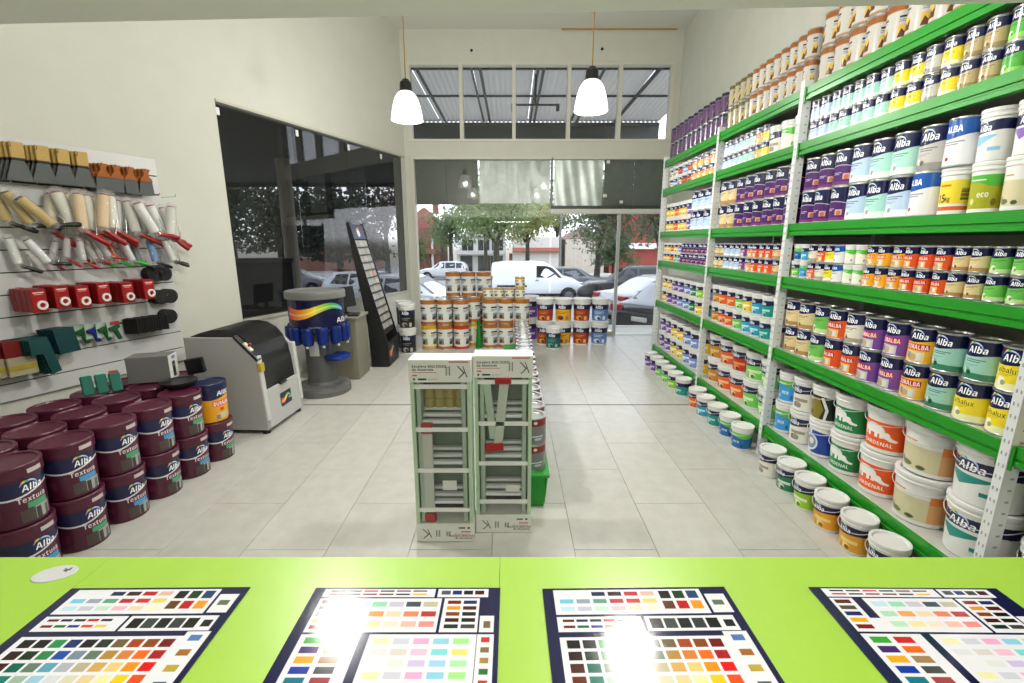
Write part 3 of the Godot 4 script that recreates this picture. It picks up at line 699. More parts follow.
# ---------------------------------------------------------------- green racks along the right wall
const POSTS = [0.80, 1.63, 3.27, 4.52, 6.05]
const LEVELS = [2.575, 2.235, 1.715, 1.355, 0.84, 0.235]
const RX = 1.91
const BAYNAME = ["far counter", "counter", "middle", "window"]

func build_racks():
	var green = mat(Color(0.115, 0.52, 0.115), 0.32)
	var white = mat(Color(0.83, 0.84, 0.84), 0.4)
	var o = thing("storage_rack", "long green and white metal rack full of paint along the wall", "rack", P(RX, 0, 3.6))
	var beam = {}
	for bi in 4:
		var d0 = POSTS[bi]; var d1 = POSTS[bi + 1]; var len = d1 - d0 - 0.038
		var m = MB.new()          # profile in (x, y): stepped box beam, pulled along the rack
		m.prism([Vector2(0, 0.0), Vector2(0, -0.044), Vector2(0.008, -0.048), Vector2(0.008, -0.056), Vector2(0.0, -0.06), Vector2(0.0, -0.078), Vector2(0.04, -0.078), Vector2(0.04, -0.018), Vector2(0.022, -0.018), Vector2(0.022, 0.0)], -len / 2, len / 2)
		for li in 6:
			if bi == 0 and li < 4: continue
			var c = Vector3(0, LEVELS[li], -((d0 + d1) / 2) + 3.6)
			part("beam", m, green, o, c)
			var r = part("beam", bx(Vector3(0.625, -0.046, 0), Vector3(0.03, 0.075, len)), green, o, c)
			part("shelf_board", bx(Vector3(0.325, -0.009, 0), Vector3(0.60, 0.016, len + 0.02), 0.002), mat(Color(0.74, 0.74, 0.72), 0.5, 0.2), o, c)
			for s in [-1, 1]:
				var e = MB.new()
				e.box(Vector3(-0.004, -0.05, s * (len / 2 + 0.004)), Vector3(0.006, 0.10, 0.03), Basis.IDENTITY, 0.001)
				for k in 3: e.box(Vector3(-0.006, 0.0 - 0.045 * k, s * (len / 2 + 0.02)), Vector3(0.008, 0.022, 0.02), Basis.IDENTITY, 0.001)
				part("beam_connector", e, green, o, c)
	for pi in 5:
		for back in 2:
			var h = 3.0 if pi == 0 or pi == 4 else 2.62
			if pi == 1: h = 2.6
			if pi == 0: h = 1.2
			if pi == 4: h = 2.62
			var pm = MB.new()
			var x = 0.0 if back == 0 else 0.62
			pm.prism([Vector2(-0.012, -0.018), Vector2(0.045, -0.018), Vector2(0.045, -0.014), Vector2(-0.008, -0.014), Vector2(-0.008, 0.014), Vector2(0.045, 0.014), Vector2(0.045, 0.018), Vector2(-0.012, 0.018)], 0.0, h, Basis(Vector3.RIGHT, Vector3(0, 0, -1), Vector3.UP))
			var pz = Vector3(x, 0, -POSTS[pi] + 3.6)
			var post = part("post", pm, white, o, pz)
			if back == 0:
				var sl = MB.new()
				for k in int(h / 0.05) - 1:
					for s in [-1, 1]: sl.box(Vector3(-0.0125, 0.05 + k * 0.05, s * 0.008), Vector3(0.002, 0.014, 0.004))
					sl.box(Vector3(0.025, 0.05 + k * 0.05, 0.0185), Vector3(0.014, 0.008, 0.002))
				part("slots", sl, mat(Color(0.60, 0.61, 0.62), 0.7), post)
			part("foot_plate", bx(Vector3(x + 0.02, 0.003, -POSTS[pi] + 3.6), Vector3(0.09, 0.006, 0.075)), white, o)
	# contents: bay (3 window, 2 middle, 1 counter, 0 past the last post), shelf, height, lists from the window side to the counter side
	fill(3, 0, 0.18, "violet*11", "violet*11")
	fill(2, 0, 0.185, "moss*4 stain*8", "moss*4 stain*8")
	fill(1, 0, 0.20, "stain*8 walnut*4", "stain*8 walnut*4")
	fill(3, 1, 0.118, "p_white*2 p_red p_blue p_red yellow*5", "p_white p_blue p_white p_red p_red yellow*5")
	fill(2, 1, 0.118, "skyblue*3 aqua*3 yellow lemon", "skyblue*3 aqua*3 yellow lemon", 0.62)
	fill(2, 1, 0.20, "p_white p_whitegreen*2", "", 0.38, 0.62)
	fill(1, 1, 0.122, "skyblue*2 aqua*5 lemon*2 grey lemon sand*2 leaf*4", "skyblue*2 aqua*5 lemon*2 grey lemon sand*2 leaf*4")
	fill(3, 2, 0.165, "p_yellow*2 p_orange p_yellow*2 p_purple", "p_yellow p_yellow p_orange p_yellow p_yellow p_purple", 0.56)
	fill(3, 2, 0.20, "skyblue*4", "skyblue*4", 0.44, 0.56)
	fill(2, 2, 0.205, "cream*2 plum*6", "cream*2 plum*6")
	fill(1, 2, 0.205, "plum*3 skyblue aqua*2 grey blueband p_lightblue p_lilac p_white", "plum*3 skyblue aqua skyblue blueband p_barcode p_olive p_beige p_white")
	fill(3, 3, 0.112, "p_yellow*2 p_orange p_yellow p_blue plum*6 cream", "p_yellow*2 p_orange p_green p_blue plum*6 cream")
	fill(2, 3, 0.112, "cream*2 skyblue*3 purple yellow orange*3 cream orange", "cream*2 skyblue*3 purple yellow orange*3 cream orange")
	fill(1, 3, 0.112, "p_bluegreen p_cyan white orange lemon blueband p_whitegreen*2 yellow*3 orange*3 cream*2 green*3", "p_green p_band orange white lemon blueband p_whitegreen*2 yellow*3 orange*3 cream*2 green*3")
	fill(3, 4, 0.165, "p_yellow*2 p_purple*2 p_blue p_forest p_lime p_blue", "p_yellow p_purple*2 p_blue p_blue p_forest p_yellow p_teal")
	fill(2, 4, 0.175, "p_gold p_orange*2 p_green p_yellow p_cyan p_teal p_white", "p_gold p_orange*2 p_green p_cyan p_cyan p_teal p_white")
	fill(1, 4, 0.18, "cream*2 green orange white purple*2 yellow mint*2 lemon", "cream*2 green orange*2 purple*2 yellow mint lemon*2")
	fill(3, 5, 0.215, "p_purple*2 p_yellow*2 p_blue*2 p_yellow", "p_purple*2 p_yellow*2 p_blue*2 p_yellow")
	fill(2, 5, 0.24, "p_gold p_orange p_red p_green p_green", "p_gold p_orange p_orange p_green p_green")
	fill(1, 5, 0.2425, "p_band p_white p_black p_animalgreen p_animalorange p_beige p_triangle", "p_band p_white p_round p_animalgreen p_animalorange p_beige p_triangle", 1.0, 0.0, 0.5)
	fill(0, 5, 0.235, "p_whitegreen p_white p_triangle", "p_triangle p_whitegreen p_white")
	fill(0, 4, 0.19, "lemon mint*2", "lemon*2 mint")
	fill(3, 6, 0.185, "p_purple*2 p_green*2 p_lime p_teal", "")
	fill(2, 6, 0.19, "p_orange p_cyan p_teal p_bluegreen p_bluegreen", "")
	fill(1, 6, 0.20, "p_white p_forest p_lime p_ochre p_ochre p_white", "")

func expand(s: String):
	var out = []
	for w in s.split(" ", false):
		var q = w.split("*")
		for k in (int(q[1]) if q.size() > 1 else 1): out.append(q[0])
	return out

func fill(bay: int, lev: int, h: float, upper: String, lower: String, share := 1.0, start := 0.0, grow := 0.0):
	var d_far = POSTS[bay + 1] - 0.024; var d_near = POSTS[bay] + 0.024
	var full = d_far - d_near
	var a = d_far - full * start; var le = full * share
	var rows = [expand(lower), expand(upper)]
	if lower == "": rows = [expand(upper)]
	var n = rows[0].size(); var pitch = le / n
	var y0 = LEVELS[lev] + 0.001 if lev < 6 else 0.0
	var count = {}
	for ri in rows.size():
		var run = 0.0
		for k in rows[ri].size():
			var des = rows[ri][k]
			var pail = des.begins_with("p_")
			var f = k / max(1.0, n - 1.0) - 0.5
			var wk = pitch * (1.0 + grow * f)
			var hh = h * (1.0 + 0.3 * grow * f)
			var rr = min(wk / 2.0 - 0.0045, h * 0.60 if lev < 6 else 0.08)
			var d = a - run - wk / 2.0 + rng.randf_range(-0.001, 0.001)
			run += wk
			var x = RX + 0.03 + rr + rng.randf_range(-0.006, 0.006)
			if lev == 6:
				x = RX - 0.092 + rng.randf_range(-0.008, 0.008)
				d = [0.0, 2.94 - 0.20 * k, 4.28 - 0.228 * k, 5.80 - 0.232 * k][bay]
				rr = 0.084
			var fac = Vector3(-1, 0, 0.30 + rng.randf_range(-0.20, 0.20))
			var kindname = "pail" if pail else "tin"
			var where
			var pos = ORD[k + int(round(start * n / share)) if start > 0 else k]
			if lev == 6: where = "%s pail on floor under racks, %s bay, %s from window side" % [DES[des][4], BAYNAME[bay], pos]
			else:
				var sh = ["top", "second", "third", "fourth", "fifth", "lowest"][lev]
				if rows.size() == 1: where = "%s %s, %s shelf, %s bay, %s from window side" % [DES[des][4], kindname, sh, BAYNAME[bay], pos]
				else: where = "%s %s, %s row, %s shelf, %s bay, %s from window side" % [DES[des][4], kindname, "upper" if ri == 1 else "lower", sh, BAYNAME[bay], pos]
			make_can(des, rr, hh - 0.001, P(x, y0 + ri * hh, d), fac, where, "paint on the green racks" if lev < 6 else "pails on floor under the green racks", pail and (lev >= 5) and bay <= 2)

# ---------------------------------------------------------------- maroon buckets
func build_buckets():
	var h = 0.30; var r = 0.1255
	var front = []; var step = 0.253
	for k in 7: front.append(Vector2(-2.335 + 0.021 * k, 2.205 + step * (k - 0.0)))     # x, distance
	# row along the aisle, two high; the last stack carries a yellow bucket
	for k in range(-1, 5):
		var c = Vector2(-2.335 + 0.024 * k, 2.205 + step * k)
		for lvl in 2:
			var des = "b_texture" if (k + lvl) % 2 == 0 else "b_textureblue"
			var nm = "maroon bucket with %s label patch, %s of aisle stack, %s from the counter" % ["green" if des == "b_texture" else "blue", "top" if lvl == 1 else "bottom", ORD[k + 1]]
			if k == 4 and lvl == 1:
				des = "b_dura"; nm = "yellow and navy bucket on top of the last maroon stack"
			make_can(des, r if des != "b_dura" else 0.118, h - 0.001 if des != "b_dura" else 0.295, P(c.x, lvl * h, c.y), Vector3(1, 0, 0.62 + 0.1 * sin(k * 2.3 + lvl)), nm, "maroon buckets along slatwall", false)
			if des != "b_dura":
				pass
	for k in range(-1, 5):
		var c = Vector2(-2.60 + 0.004 * k, 2.33 + step * 1.02 * k)
		for lvl in 2:
			make_can("b_texture", r, h - 0.001, P(c.x, lvl * h, c.y), Vector3(1, 0, 0.4), "maroon bucket, %s of the stack in the row behind, %s from the counter" % ["top" if lvl == 1 else "bottom", ORD[k + 1]], "maroon buckets along slatwall", false)
	for k in range(0, 4):
		var c = Vector2(-2.885 + 0.02 * k, 2.45 + step * 1.02 * k)
		for lvl in 2:
			make_can("b_texture", r, h - 0.001, P(c.x, lvl * h, c.y), Vector3(1, 0, 0.4), "maroon bucket, %s of the stack against the slatwall, %s from the counter" % ["top" if lvl == 1 else "bottom", ORD[k]], "maroon buckets along slatwall", false)
	# small things lying on the lids
	var tray = MB.new(); tray.lathe([[0.0, 0.028], [0.098, 0.028], [0.108, 0.036], [0.116, 0.036], [0.116, 0.028], [0.10, 0.0], [0.0, 0.0]], 28)
	solo("paint_tray", tray, mat(Color(0.03, 0.03, 0.032), 0.35), "black plastic tray lying on a maroon lid beside the mixer", "tray", P(-2.36, 0.601, 3.10))
	var tb = bx(Vector3(0, 0.06, 0), Vector3(0.12, 0.12, 0.05), 0.006, Basis(Vector3(0, 0, 1), 0.12))
	solo("black_case", tb, mat(Color(0.025, 0.025, 0.028), 0.4), "small black case leaning between carton and mixer", "case", P(-2.44, 0.602, 3.40), 0.3)
	# grey carton with a picture of a phone-like tool
	var i = img(128, 128, Color(0.80, 0.80, 0.79)); rect(i, 50, 10, 50, 16, Color(0.42, 0.48, 0.66)); rect(i, 48, 38, 40, 78, Color(0.05, 0.05, 0.055)); ell(i, 72, 60, 7, 6, Color(0.6, 0.6, 0.6)); rect(i, 56, 100, 24, 8, Color(0.3, 0.3, 0.3))
	var ct = thing("carton", "grey and white carton printed with black tool on maroon lids", "box", P(-2.635, 0.601, 3.235), 0.30)
	part("body", bx(Vector3(0, 0.095, 0), Vector3(0.26, 0.19, 0.16), 0.002), mat(Color(0.42, 0.42, 0.415), 0.6), ct)
	var fp = MB.new(); fp.quad(Vector3(0.1305, 0.002, 0.078), Vector3(0.1305, 0.002, -0.078), Vector3(0.1305, 0.188, -0.078), Vector3(0.1305, 0.188, 0.078), Vector3(1, 0, 0)); part("printed_panel", fp, tmat(tex(i), 0.5), ct)
	for k in 3:
		var p = thing("sponge_pack", ["pale teal sponge pack leaning on the slatwall foot", "middle teal sponge pack leaning on the slatwall foot", "teal sponge pack with red tag beside the carton"][k], "pack", P(-2.80 + 0.055 * k, 0.602, 2.88 + 0.045 * k), 0.9, "teal sponge packs on the maroon lids")
		part("sponge", bx(Vector3(0, 0.065, 0), Vector3(0.06, 0.13, 0.03), 0.006, Basis(Vector3.RIGHT, -0.2)), mat(Color(0.12, 0.40, 0.34), 0.75), p)
		part("wrap", bx(Vector3(0, 0.135, -0.012), Vector3(0.05, 0.014, 0.012), 0.002), mat(Color(0.62, 0.78, 0.72) if k < 2 else Color(0.72, 0.20, 0.10), 0.3), p)

# ---------------------------------------------------------------- slatwall and what hangs on it
func hook(w, h, l):
	var m = MB.new(); m.tube([W(w, h, 0.0), W(w, h, l), W(w, h + 0.02, l + 0.012)], 0.0025, 6)
	return m

func build_slatwall():
	var white = mat(Color(0.77, 0.77, 0.765), 0.35)
	var o = thing("slatwall", "white grooved display panel on the slanted wall with hanging tools", "display panel")
	var w0 = 3.89; var w1 = 6.3
	part("backing", wbox(w0, w1, 0.52, 2.28, 0.001, 0.008), mat(Color(0.16, 0.155, 0.15), 0.7), o)
	var hs = [0.52]
	for k in 12: hs.append(0.64 + 0.15 * k)
	hs[-1] = 2.28
	for k in hs.size() - 1: part("slat", wbox(w0, w1, hs[k] + (0.0 if k == 0 else 0.004), hs[k + 1] - (0.004 if k < hs.size() - 2 else 0.0), 0.008, 0.026, 0.002), white, o)
	var chrome = mat(Color(0.72, 0.72, 0.72), 0.25, 0.9)
	var wb = WB()
	# putty knives: blade down, several on each hook
	var blade = MB.new(); blade.prism([Vector2(-0.028, 0.0), Vector2(0.028, 0.0), Vector2(0.072, -0.145), Vector2(-0.072, -0.145)], -0.0007, 0.0007)
	var bm = blade.mesh()
	var h1 = MB.new(); h1.box(Vector3(0, 0.048, 0), Vector3(0.074, 0.10, 0.016), Basis.IDENTITY, 0.004)
	var fer = MB.new(); fer.box(Vector3(0, -0.004, 0), Vector3(0.068, 0.022, 0.014), Basis.IDENTITY, 0.003)
	var h2 = MB.new(); h2.prism([Vector2(-0.046, 0.0), Vector2(0.046, 0.0), Vector2(0.040, 0.022), Vector2(0.022, 0.038), Vector2(0.018, 0.066), Vector2(0.030, 0.088), Vector2(0.026, 0.098), Vector2(-0.026, 0.098), Vector2(-0.030, 0.088), Vector2(-0.018, 0.066), Vector2(-0.022, 0.038), Vector2(-0.040, 0.022)], -0.009, 0.009)
	var b2 = MB.new(); b2.prism([Vector2(-0.046, 0.0), Vector2(0.046, 0.0), Vector2(0.058, -0.105), Vector2(-0.058, -0.105)], -0.0007, 0.0007)
	var mm = [bm, h1.mesh(), fer.mesh(), h2.mesh(), b2.mesh()]
	var pale = noise_mat(Color(0.66, 0.53, 0.27), Color(0.76, 0.63, 0.36), 0.03, 6.0, 0.55)
	var oak = noise_mat(Color(0.52, 0.27, 0.07), Color(0.66, 0.38, 0.12), 0.03, 6.0, 0.35)
	var steel = mat(Color(0.36, 0.37, 0.37), 0.42, 0.55)
	var tilt = Basis(Vector3.RIGHT, 0.10)
	for g in 4:
		var w = [4.875, 4.745, 4.63, 4.52][g]
		for k in 4:
			var p = thing("putty_knife", "wide putty knife with pale wooden handle, %s hook from the corner, %s on it" % [ORD[g], ORD[3 - k]], "putty knife", Vector3.ZERO, 0, "pale handled putty knives on the slatwall")
			p.transform = Transform3D(wb * tilt, W(w - 0.012 * k, 2.135, 0.06 + 0.028 * k))
			part("blade", mm[0], steel, p); part("handle", mm[1], pale, p); part("ferrule", mm[2], mat(Color(0.10, 0.10, 0.10), 0.5), p)
		solo("display_hook", hook(w, 2.20, 0.17), chrome, "chrome hook holding pale putty knives, %s from the corner" % ORD[g], "hook", Vector3.ZERO, 0, "display hooks")
	for g in 4:
		var w = [4.375, 4.285, 4.19, 4.075][g]
		for k in 3:
			var p = thing("putty_knife", "putty knife with shaped orange handle, %s hook towards the window, %s on it" % [ORD[g], ORD[2 - k]], "putty knife", Vector3.ZERO, 0, "orange handled putty knives on the slatwall")
			p.transform = Transform3D(wb * tilt, W(w - 0.01 * k, 2.075, 0.06 + 0.035 * k))
			part("blade", mm[4], steel, p); part("handle", mm[3], oak, p)
		solo("display_hook", hook(w, 2.155, 0.16), chrome, "chrome hook holding orange putty knives, %s towards the window" % ORD[g], "hook", Vector3.ZERO, 0, "display hooks")
	# paint rollers in wrappers: sleeve up, handle down to one side
	var sleeve = MB.new(); sleeve.lathe([[0.0, 0.10], [0.022, 0.10], [0.029, 0.094], [0.029, -0.094], [0.022, -0.10], [0.0, -0.10]], 18)
	var cap = MB.new(); cap.lathe([[0.0, 0.109], [0.020, 0.109], [0.023, 0.098], [0.0, 0.098]], 14)
	var wire = MB.new(); wire.tube([Vector3(0, -0.10, 0), Vector3(0, -0.125, 0), Vector3(0.02, -0.14, 0), Vector3(0.055, -0.135, 0), Vector3(0.07, -0.12, 0), Vector3(0.075, -0.03, 0)], 0.0035, 6)
	var hand = MB.new(); hand.lathe([[0.0, 0.012], [0.010, 0.012], [0.015, -0.005], [0.012, -0.03], [0.017, -0.07], [0.015, -0.115], [0.010, -0.122], [0.0, -0.124]], 12, Vector3(0.01, -0.115, 0.015), Basis(Vector3(0, 0, 1), 0.95) * Basis(Vector3(1, 0, 0), -0.25), true)
	var film = glass(Color(0.85, 0.85, 0.85), 0.16)
	var bag = MB.new(); bag.lathe([[0.020, 0.135], [0.034, 0.115], [0.037, 0.0], [0.035, -0.10], [0.040, -0.125]], 10, Vector3.ZERO, Basis.IDENTITY, true)
	var rm = [sleeve.mesh(), cap.mesh(), wire.mesh(), hand.mesh(), bag.mesh()]
	var reds = Color(0.56, 0.045, 0.05)
	var spec = []    # w, height, sleeve colour, handle colour, lean, scale
	var cream = Color(0.80, 0.77, 0.66)
	for k in 3: spec.append([4.955 - 0.055 * k, 1.83 - 0.02 * k, Color(0.72, 0.60, 0.22), Color(0.04, 0.04, 0.04), 0.15 + 0.35 * k, 1.05, "yellow striped roller with black handle"])
	for k in 8: spec.append([4.70 - 0.048 * k, 1.80 + 0.012 * (k % 2), [cream, Color(0.86, 0.85, 0.80), Color(0.82, 0.70, 0.52)][k % 3], reds, -0.30 + 0.17 * (k * 3 % 5), 1.22, "cream roller with red handle"])
	for k in 7: spec.append([4.29 - 0.062 * k, 1.79 - 0.006 * k, [Color(0.86, 0.86, 0.85), Color(0.78, 0.77, 0.74)][k % 2], reds, -0.32 + 0.19 * (k * 2 % 5), 1.18, "white wrapped roller with red handle"])
	for k in 2: spec.append([4.94 - 0.09 * k, 1.53, Color(0.85, 0.86, 0.85), Color(0.035, 0.035, 0.04), 0.1 + 0.5 * k, 0.85, "small white roller with black handle"])
	for k in 6: spec.append([4.73 - 0.045 * k, 1.53 + 0.02 * (k % 2), Color(0.72, 0.70, 0.70), reds, -0.5 + 0.2 * k, 0.68, "small grey roller with red handle"])
	for k in 4: spec.append([4.46 - 0.06 * k, 1.52, [Color(0.85, 0.84, 0.80), Color(0.85, 0.30, 0.10), Color(0.80, 0.78, 0.80), Color(0.62, 0.40, 0.40)][k], Color(0.12, 0.62, 0.12), 0.05 + 0.12 * k, 0.72, "small roller with bright green handle"])
	for k in 4: spec.append([4.20 - 0.085 * k, 1.52, [Color(0.22, 0.32, 0.34), Color(0.30, 0.55, 0.78), Color(0.80, 0.80, 0.78), Color(0.86, 0.85, 0.82)][k], Color(0.03, 0.035, 0.035), 0.0 + 0.1 * k, 0.85, "small boxed roller with black handle"])
	var seen = {}
	for s in spec:
		seen[s[6]] = seen.get(s[6], -1) + 1
		var p = thing("paint_roller", "%s, %s along from the corner" % [s[6], ORD[seen[s[6]]]], "paint roller", Vector3.ZERO, 0, "paint rollers on the slatwall")
		p.transform = Transform3D((wb * Basis(Vector3(0, 0, 1), s[4] * 0.8) * Basis(Vector3.RIGHT, -0.12)).scaled(Vector3.ONE * s[5]), W(s[0], s[1], 0.09 + 0.072 * (seen[s[6]] % 3)))
		part("sleeve", rm[0], mat(s[2], 0.8), p); part("end_cap", rm[1], mat(s[3], 0.4), p); part("frame", rm[2], chrome, p); part("handle", rm[3], mat(s[3], 0.35), p); part("wrapper", rm[4], film, p)
	for k in 9: solo("display_hook", hook(4.92 - 0.13 * k, 1.97, 0.19), chrome, "chrome hook above the rollers, %s from the corner" % ORD[k], "hook", Vector3.ZERO, 0, "display hooks")
	# red packs of masking tape
	var card = bx(Vector3(0, 0.012, 0), Vector3(0.088, 0.155, 0.046), 0.003).mesh()
	var ring = MB.new(); ring.lathe([[0.031, 0.008], [0.031, -0.008], [0.017, -0.008], [0.017, 0.008], [0.031, 0.008]], 22, Vector3(0.008, -0.018, 0.024), Basis(Vector3.RIGHT, PI / 2)); var rgm = ring.mesh()
	var lab = MB.new(); lab.quad(Vector3(-0.036, 0.045, 0.0236), Vector3(0.036, 0.045, 0.0236), Vector3(0.036, 0.075, 0.0236), Vector3(-0.036, 0.075, 0.0236), Vector3(0, 0, 1)); var lm = lab.mesh()
	var li = img(96, 40, Color(0.60, 0.05, 0.07)); rect(li, 8, 6, 80, 10, Color(0.85, 0.80, 0.76)); rect(li, 16, 24, 60, 5, Color(0.85, 0.70, 0.66)); var lt = tex(li)
	for g in 6:
		var w = [4.945, 4.82, 4.70, 4.57, 4.41, 4.255][g]
		for k in 4:
			var p = thing("tape_pack", "red pack of masking tape with white roll, %s hook from corner, %s on it" % [ORD[g], ORD[3 - k]], "tape pack", Vector3.ZERO, 0, "red tape packs on the slatwall")
			p.transform = Transform3D(wb * Basis(Vector3.UP, 0.12), W(w, 1.195 + 0.012 * (g % 2), 0.06 + 0.062 * k))
			part("card", card, mat(Color(0.55, 0.035, 0.055), 0.35), p); part("tape_roll", rgm, mat(Color(0.84, 0.83, 0.80), 0.5), p); part("print", lm, tmat(lt, 0.35), p)
		solo("display_hook", hook(w, 1.29, 0.29), chrome, "chrome hook holding red tape packs, %s from the corner" % ORD[g], "hook", Vector3.ZERO, 0, "display hooks")
	# black discs and rubbers
	var disc = MB.new(); disc.lathe([[0.0, 0.007], [0.055, 0.007], [0.062, 0.003], [0.062, -0.003], [0.055, -0.007], [0.0, -0.007]], 24, Vector3.ZERO, Basis(Vector3.RIGHT, PI / 2)); var dm = disc.mesh()
	for g in 5:
		var at = [[4.10, 1.325], [4.02, 1.325], [4.08, 1.13], [4.0, 1.13], [4.03, 0.955]][g]
		for k in 5:
			var p = solo("sanding_disc", dm, mat(Color(0.055, 0.045, 0.042), 0.75), "black round sanding disc, %s hook of the disc hooks, %s on it" % [ORD[g], ORD[4 - k]], "disc", Vector3.ZERO, 0, "black sanding discs on the slatwall")
			p.transform = Transform3D(wb, W(at[0], at[1], 0.045 + 0.018 * k))
		solo("display_hook", hook(at[0], at[1] + 0.01, 0.20), chrome, "chrome hook through black sanding discs, %s of five" % ORD[g], "hook", Vector3.ZERO, 0, "display hooks")
	var pad = bx(Vector3.ZERO, Vector3(0.016, 0.125, 0.12), 0.004).mesh()
	for k in 13:
		var p = solo("rubber_float", pad, mat(Color(0.028, 0.028, 0.03), 0.55), "black rubber float in the fanned row, %s from the discs" % ORD[k], "float", Vector3.ZERO, 0, "black rubber floats on the slatwall")
		p.transform = Transform3D(wb * Basis(Vector3.UP, 0.35), W(4.10 + 0.0195 * k, 0.915 + 0.002 * (k % 3), 0.10))
	# teal trowels
	var tr = MB.new(); tr.prism([Vector2(-0.07, 0.07), Vector2(0.03, 0.075), Vector2(0.075, -0.14), Vector2(0.02, -0.15), Vector2(-0.01, -0.02), Vector2(-0.07, -0.02)], -0.004, 0.004); var tm = tr.mesh()
	for k in 8:
		var p = solo("trowel", tm, mat(Color(0.035, 0.24, 0.24), 0.4), "teal plastic trowel with bent blade, %s in the stack nearest the corner" % ORD[k], "trowel", Vector3.ZERO, 0, "teal trowels with bent blade")
		p.transform = Transform3D(wb * Basis(Vector3.UP, 0.25), W(4.985 - 0.006 * k, 0.86, 0.06 + 0.018 * k)); p.scale = Vector3(1.15, 1.2, 1.0)
	var tr2 = MB.new(); tr2.prism([Vector2(-0.075, 0.07), Vector2(0.055, 0.07), Vector2(0.075, -0.075), Vector2(-0.055, -0.075)], -0.004, 0.004); var tm2 = tr2.mesh()
	for k in 7:
		var p = solo("trowel", tm2, mat(Color(0.035, 0.22, 0.23), 0.4), "square teal plastic trowel, %s in its stack" % ORD[k], "trowel", Vector3.ZERO, 0, "square teal trowels")
		p.transform = Transform3D(wb * Basis(Vector3.UP, 0.25), W(4.83 - 0.006 * k, 0.90, 0.05 + 0.018 * k)); p.scale = Vector3(1.1, 1.25, 1.0)
	for k in 3:
		var p = thing("spatula_set", "clear pack of spatulas under red card, %s from the corner" % ORD[k], "spatula set", Vector3.ZERO, 0, "spatula packs with red card")
		p.transform = Transform3D(wb, W(5.13 - 0.04 * k, 0.87, 0.08 + 0.03 * k))
		part("card", bx(Vector3(0, 0.02, 0), Vector3(0.15, 0.11, 0.006), 0.001), mat(Color(0.42, 0.05, 0.05), 0.4), p)
		part("tray", bx(Vector3(0, -0.10, 0.004), Vector3(0.15, 0.13, 0.02), 0.004), mat(Color(0.62, 0.58, 0.48), 0.3), p)
		part("stripe", bx(Vector3(0, -0.105, 0.016), Vector3(0.145, 0.03, 0.004), 0.001), mat(Color(0.62, 0.55, 0.12), 0.4), p)
	for k in 4:
		var p = thing("glue_gun", ["green trigger gun on pale card, nearest the teal trowels", "blue trigger gun on pale card beside the green one", "green trigger gun with long handle on pale card", "green trigger gun with red price tag"][k], "trigger gun", Vector3.ZERO, 0, "trigger guns on pale cards")
		p.transform = Transform3D(wb * Basis(Vector3.UP, 0.1), W(4.66 - 0.062 * k, 0.925, 0.06 + 0.02 * k))
		part("card", bx(Vector3(0, 0.0, 0), Vector3(0.085, 0.12, 0.003)), mat(Color(0.66, 0.74, 0.68), 0.35), p)
		var c = [Color(0.05, 0.30, 0.12), Color(0.06, 0.10, 0.48), Color(0.05, 0.32, 0.12), Color(0.05, 0.30, 0.14)][k]
		var g = MB.new(); g.prism([Vector2(-0.04, 0.01), Vector2(0.03, 0.03), Vector2(0.04, 0.01), Vector2(0.015, -0.005), Vector2(0.04, -0.085), Vector2(0.018, -0.09), Vector2(-0.006, -0.015), Vector2(-0.035, -0.01)], 0.004, 0.026); part("gun", g, mat(c, 0.4), p)
		if k == 3: part("price_tag", bx(Vector3(0.01, 0.045, 0.012), Vector3(0.06, 0.022, 0.004)), mat(Color(0.70, 0.10, 0.08), 0.4), p)

# ---------------------------------------------------------------- mixer, tinting machine, colour stand, desk
func swirl(i: Image, x0, y0, w, h, amp):
	for x in int(w):
		var f = x / float(w)
		var y = y0 + h * 0.5 + amp * sin(f * TAU * 0.9 + 0.6) * (0.5 + f)
		var t = h * (0.34 - 0.24 * f)
		var j = f * 4.0; var c = RAIN[int(min(j, 3.999))].lerp(RAIN[min(int(j) + 1, 4)], j - int(j))
		rect(i, x0 + x, y - t, 1, t * 2, c); rect(i, x0 + x, y - t * 0.1, 1, t * 0.45, c.lightened(0.35))

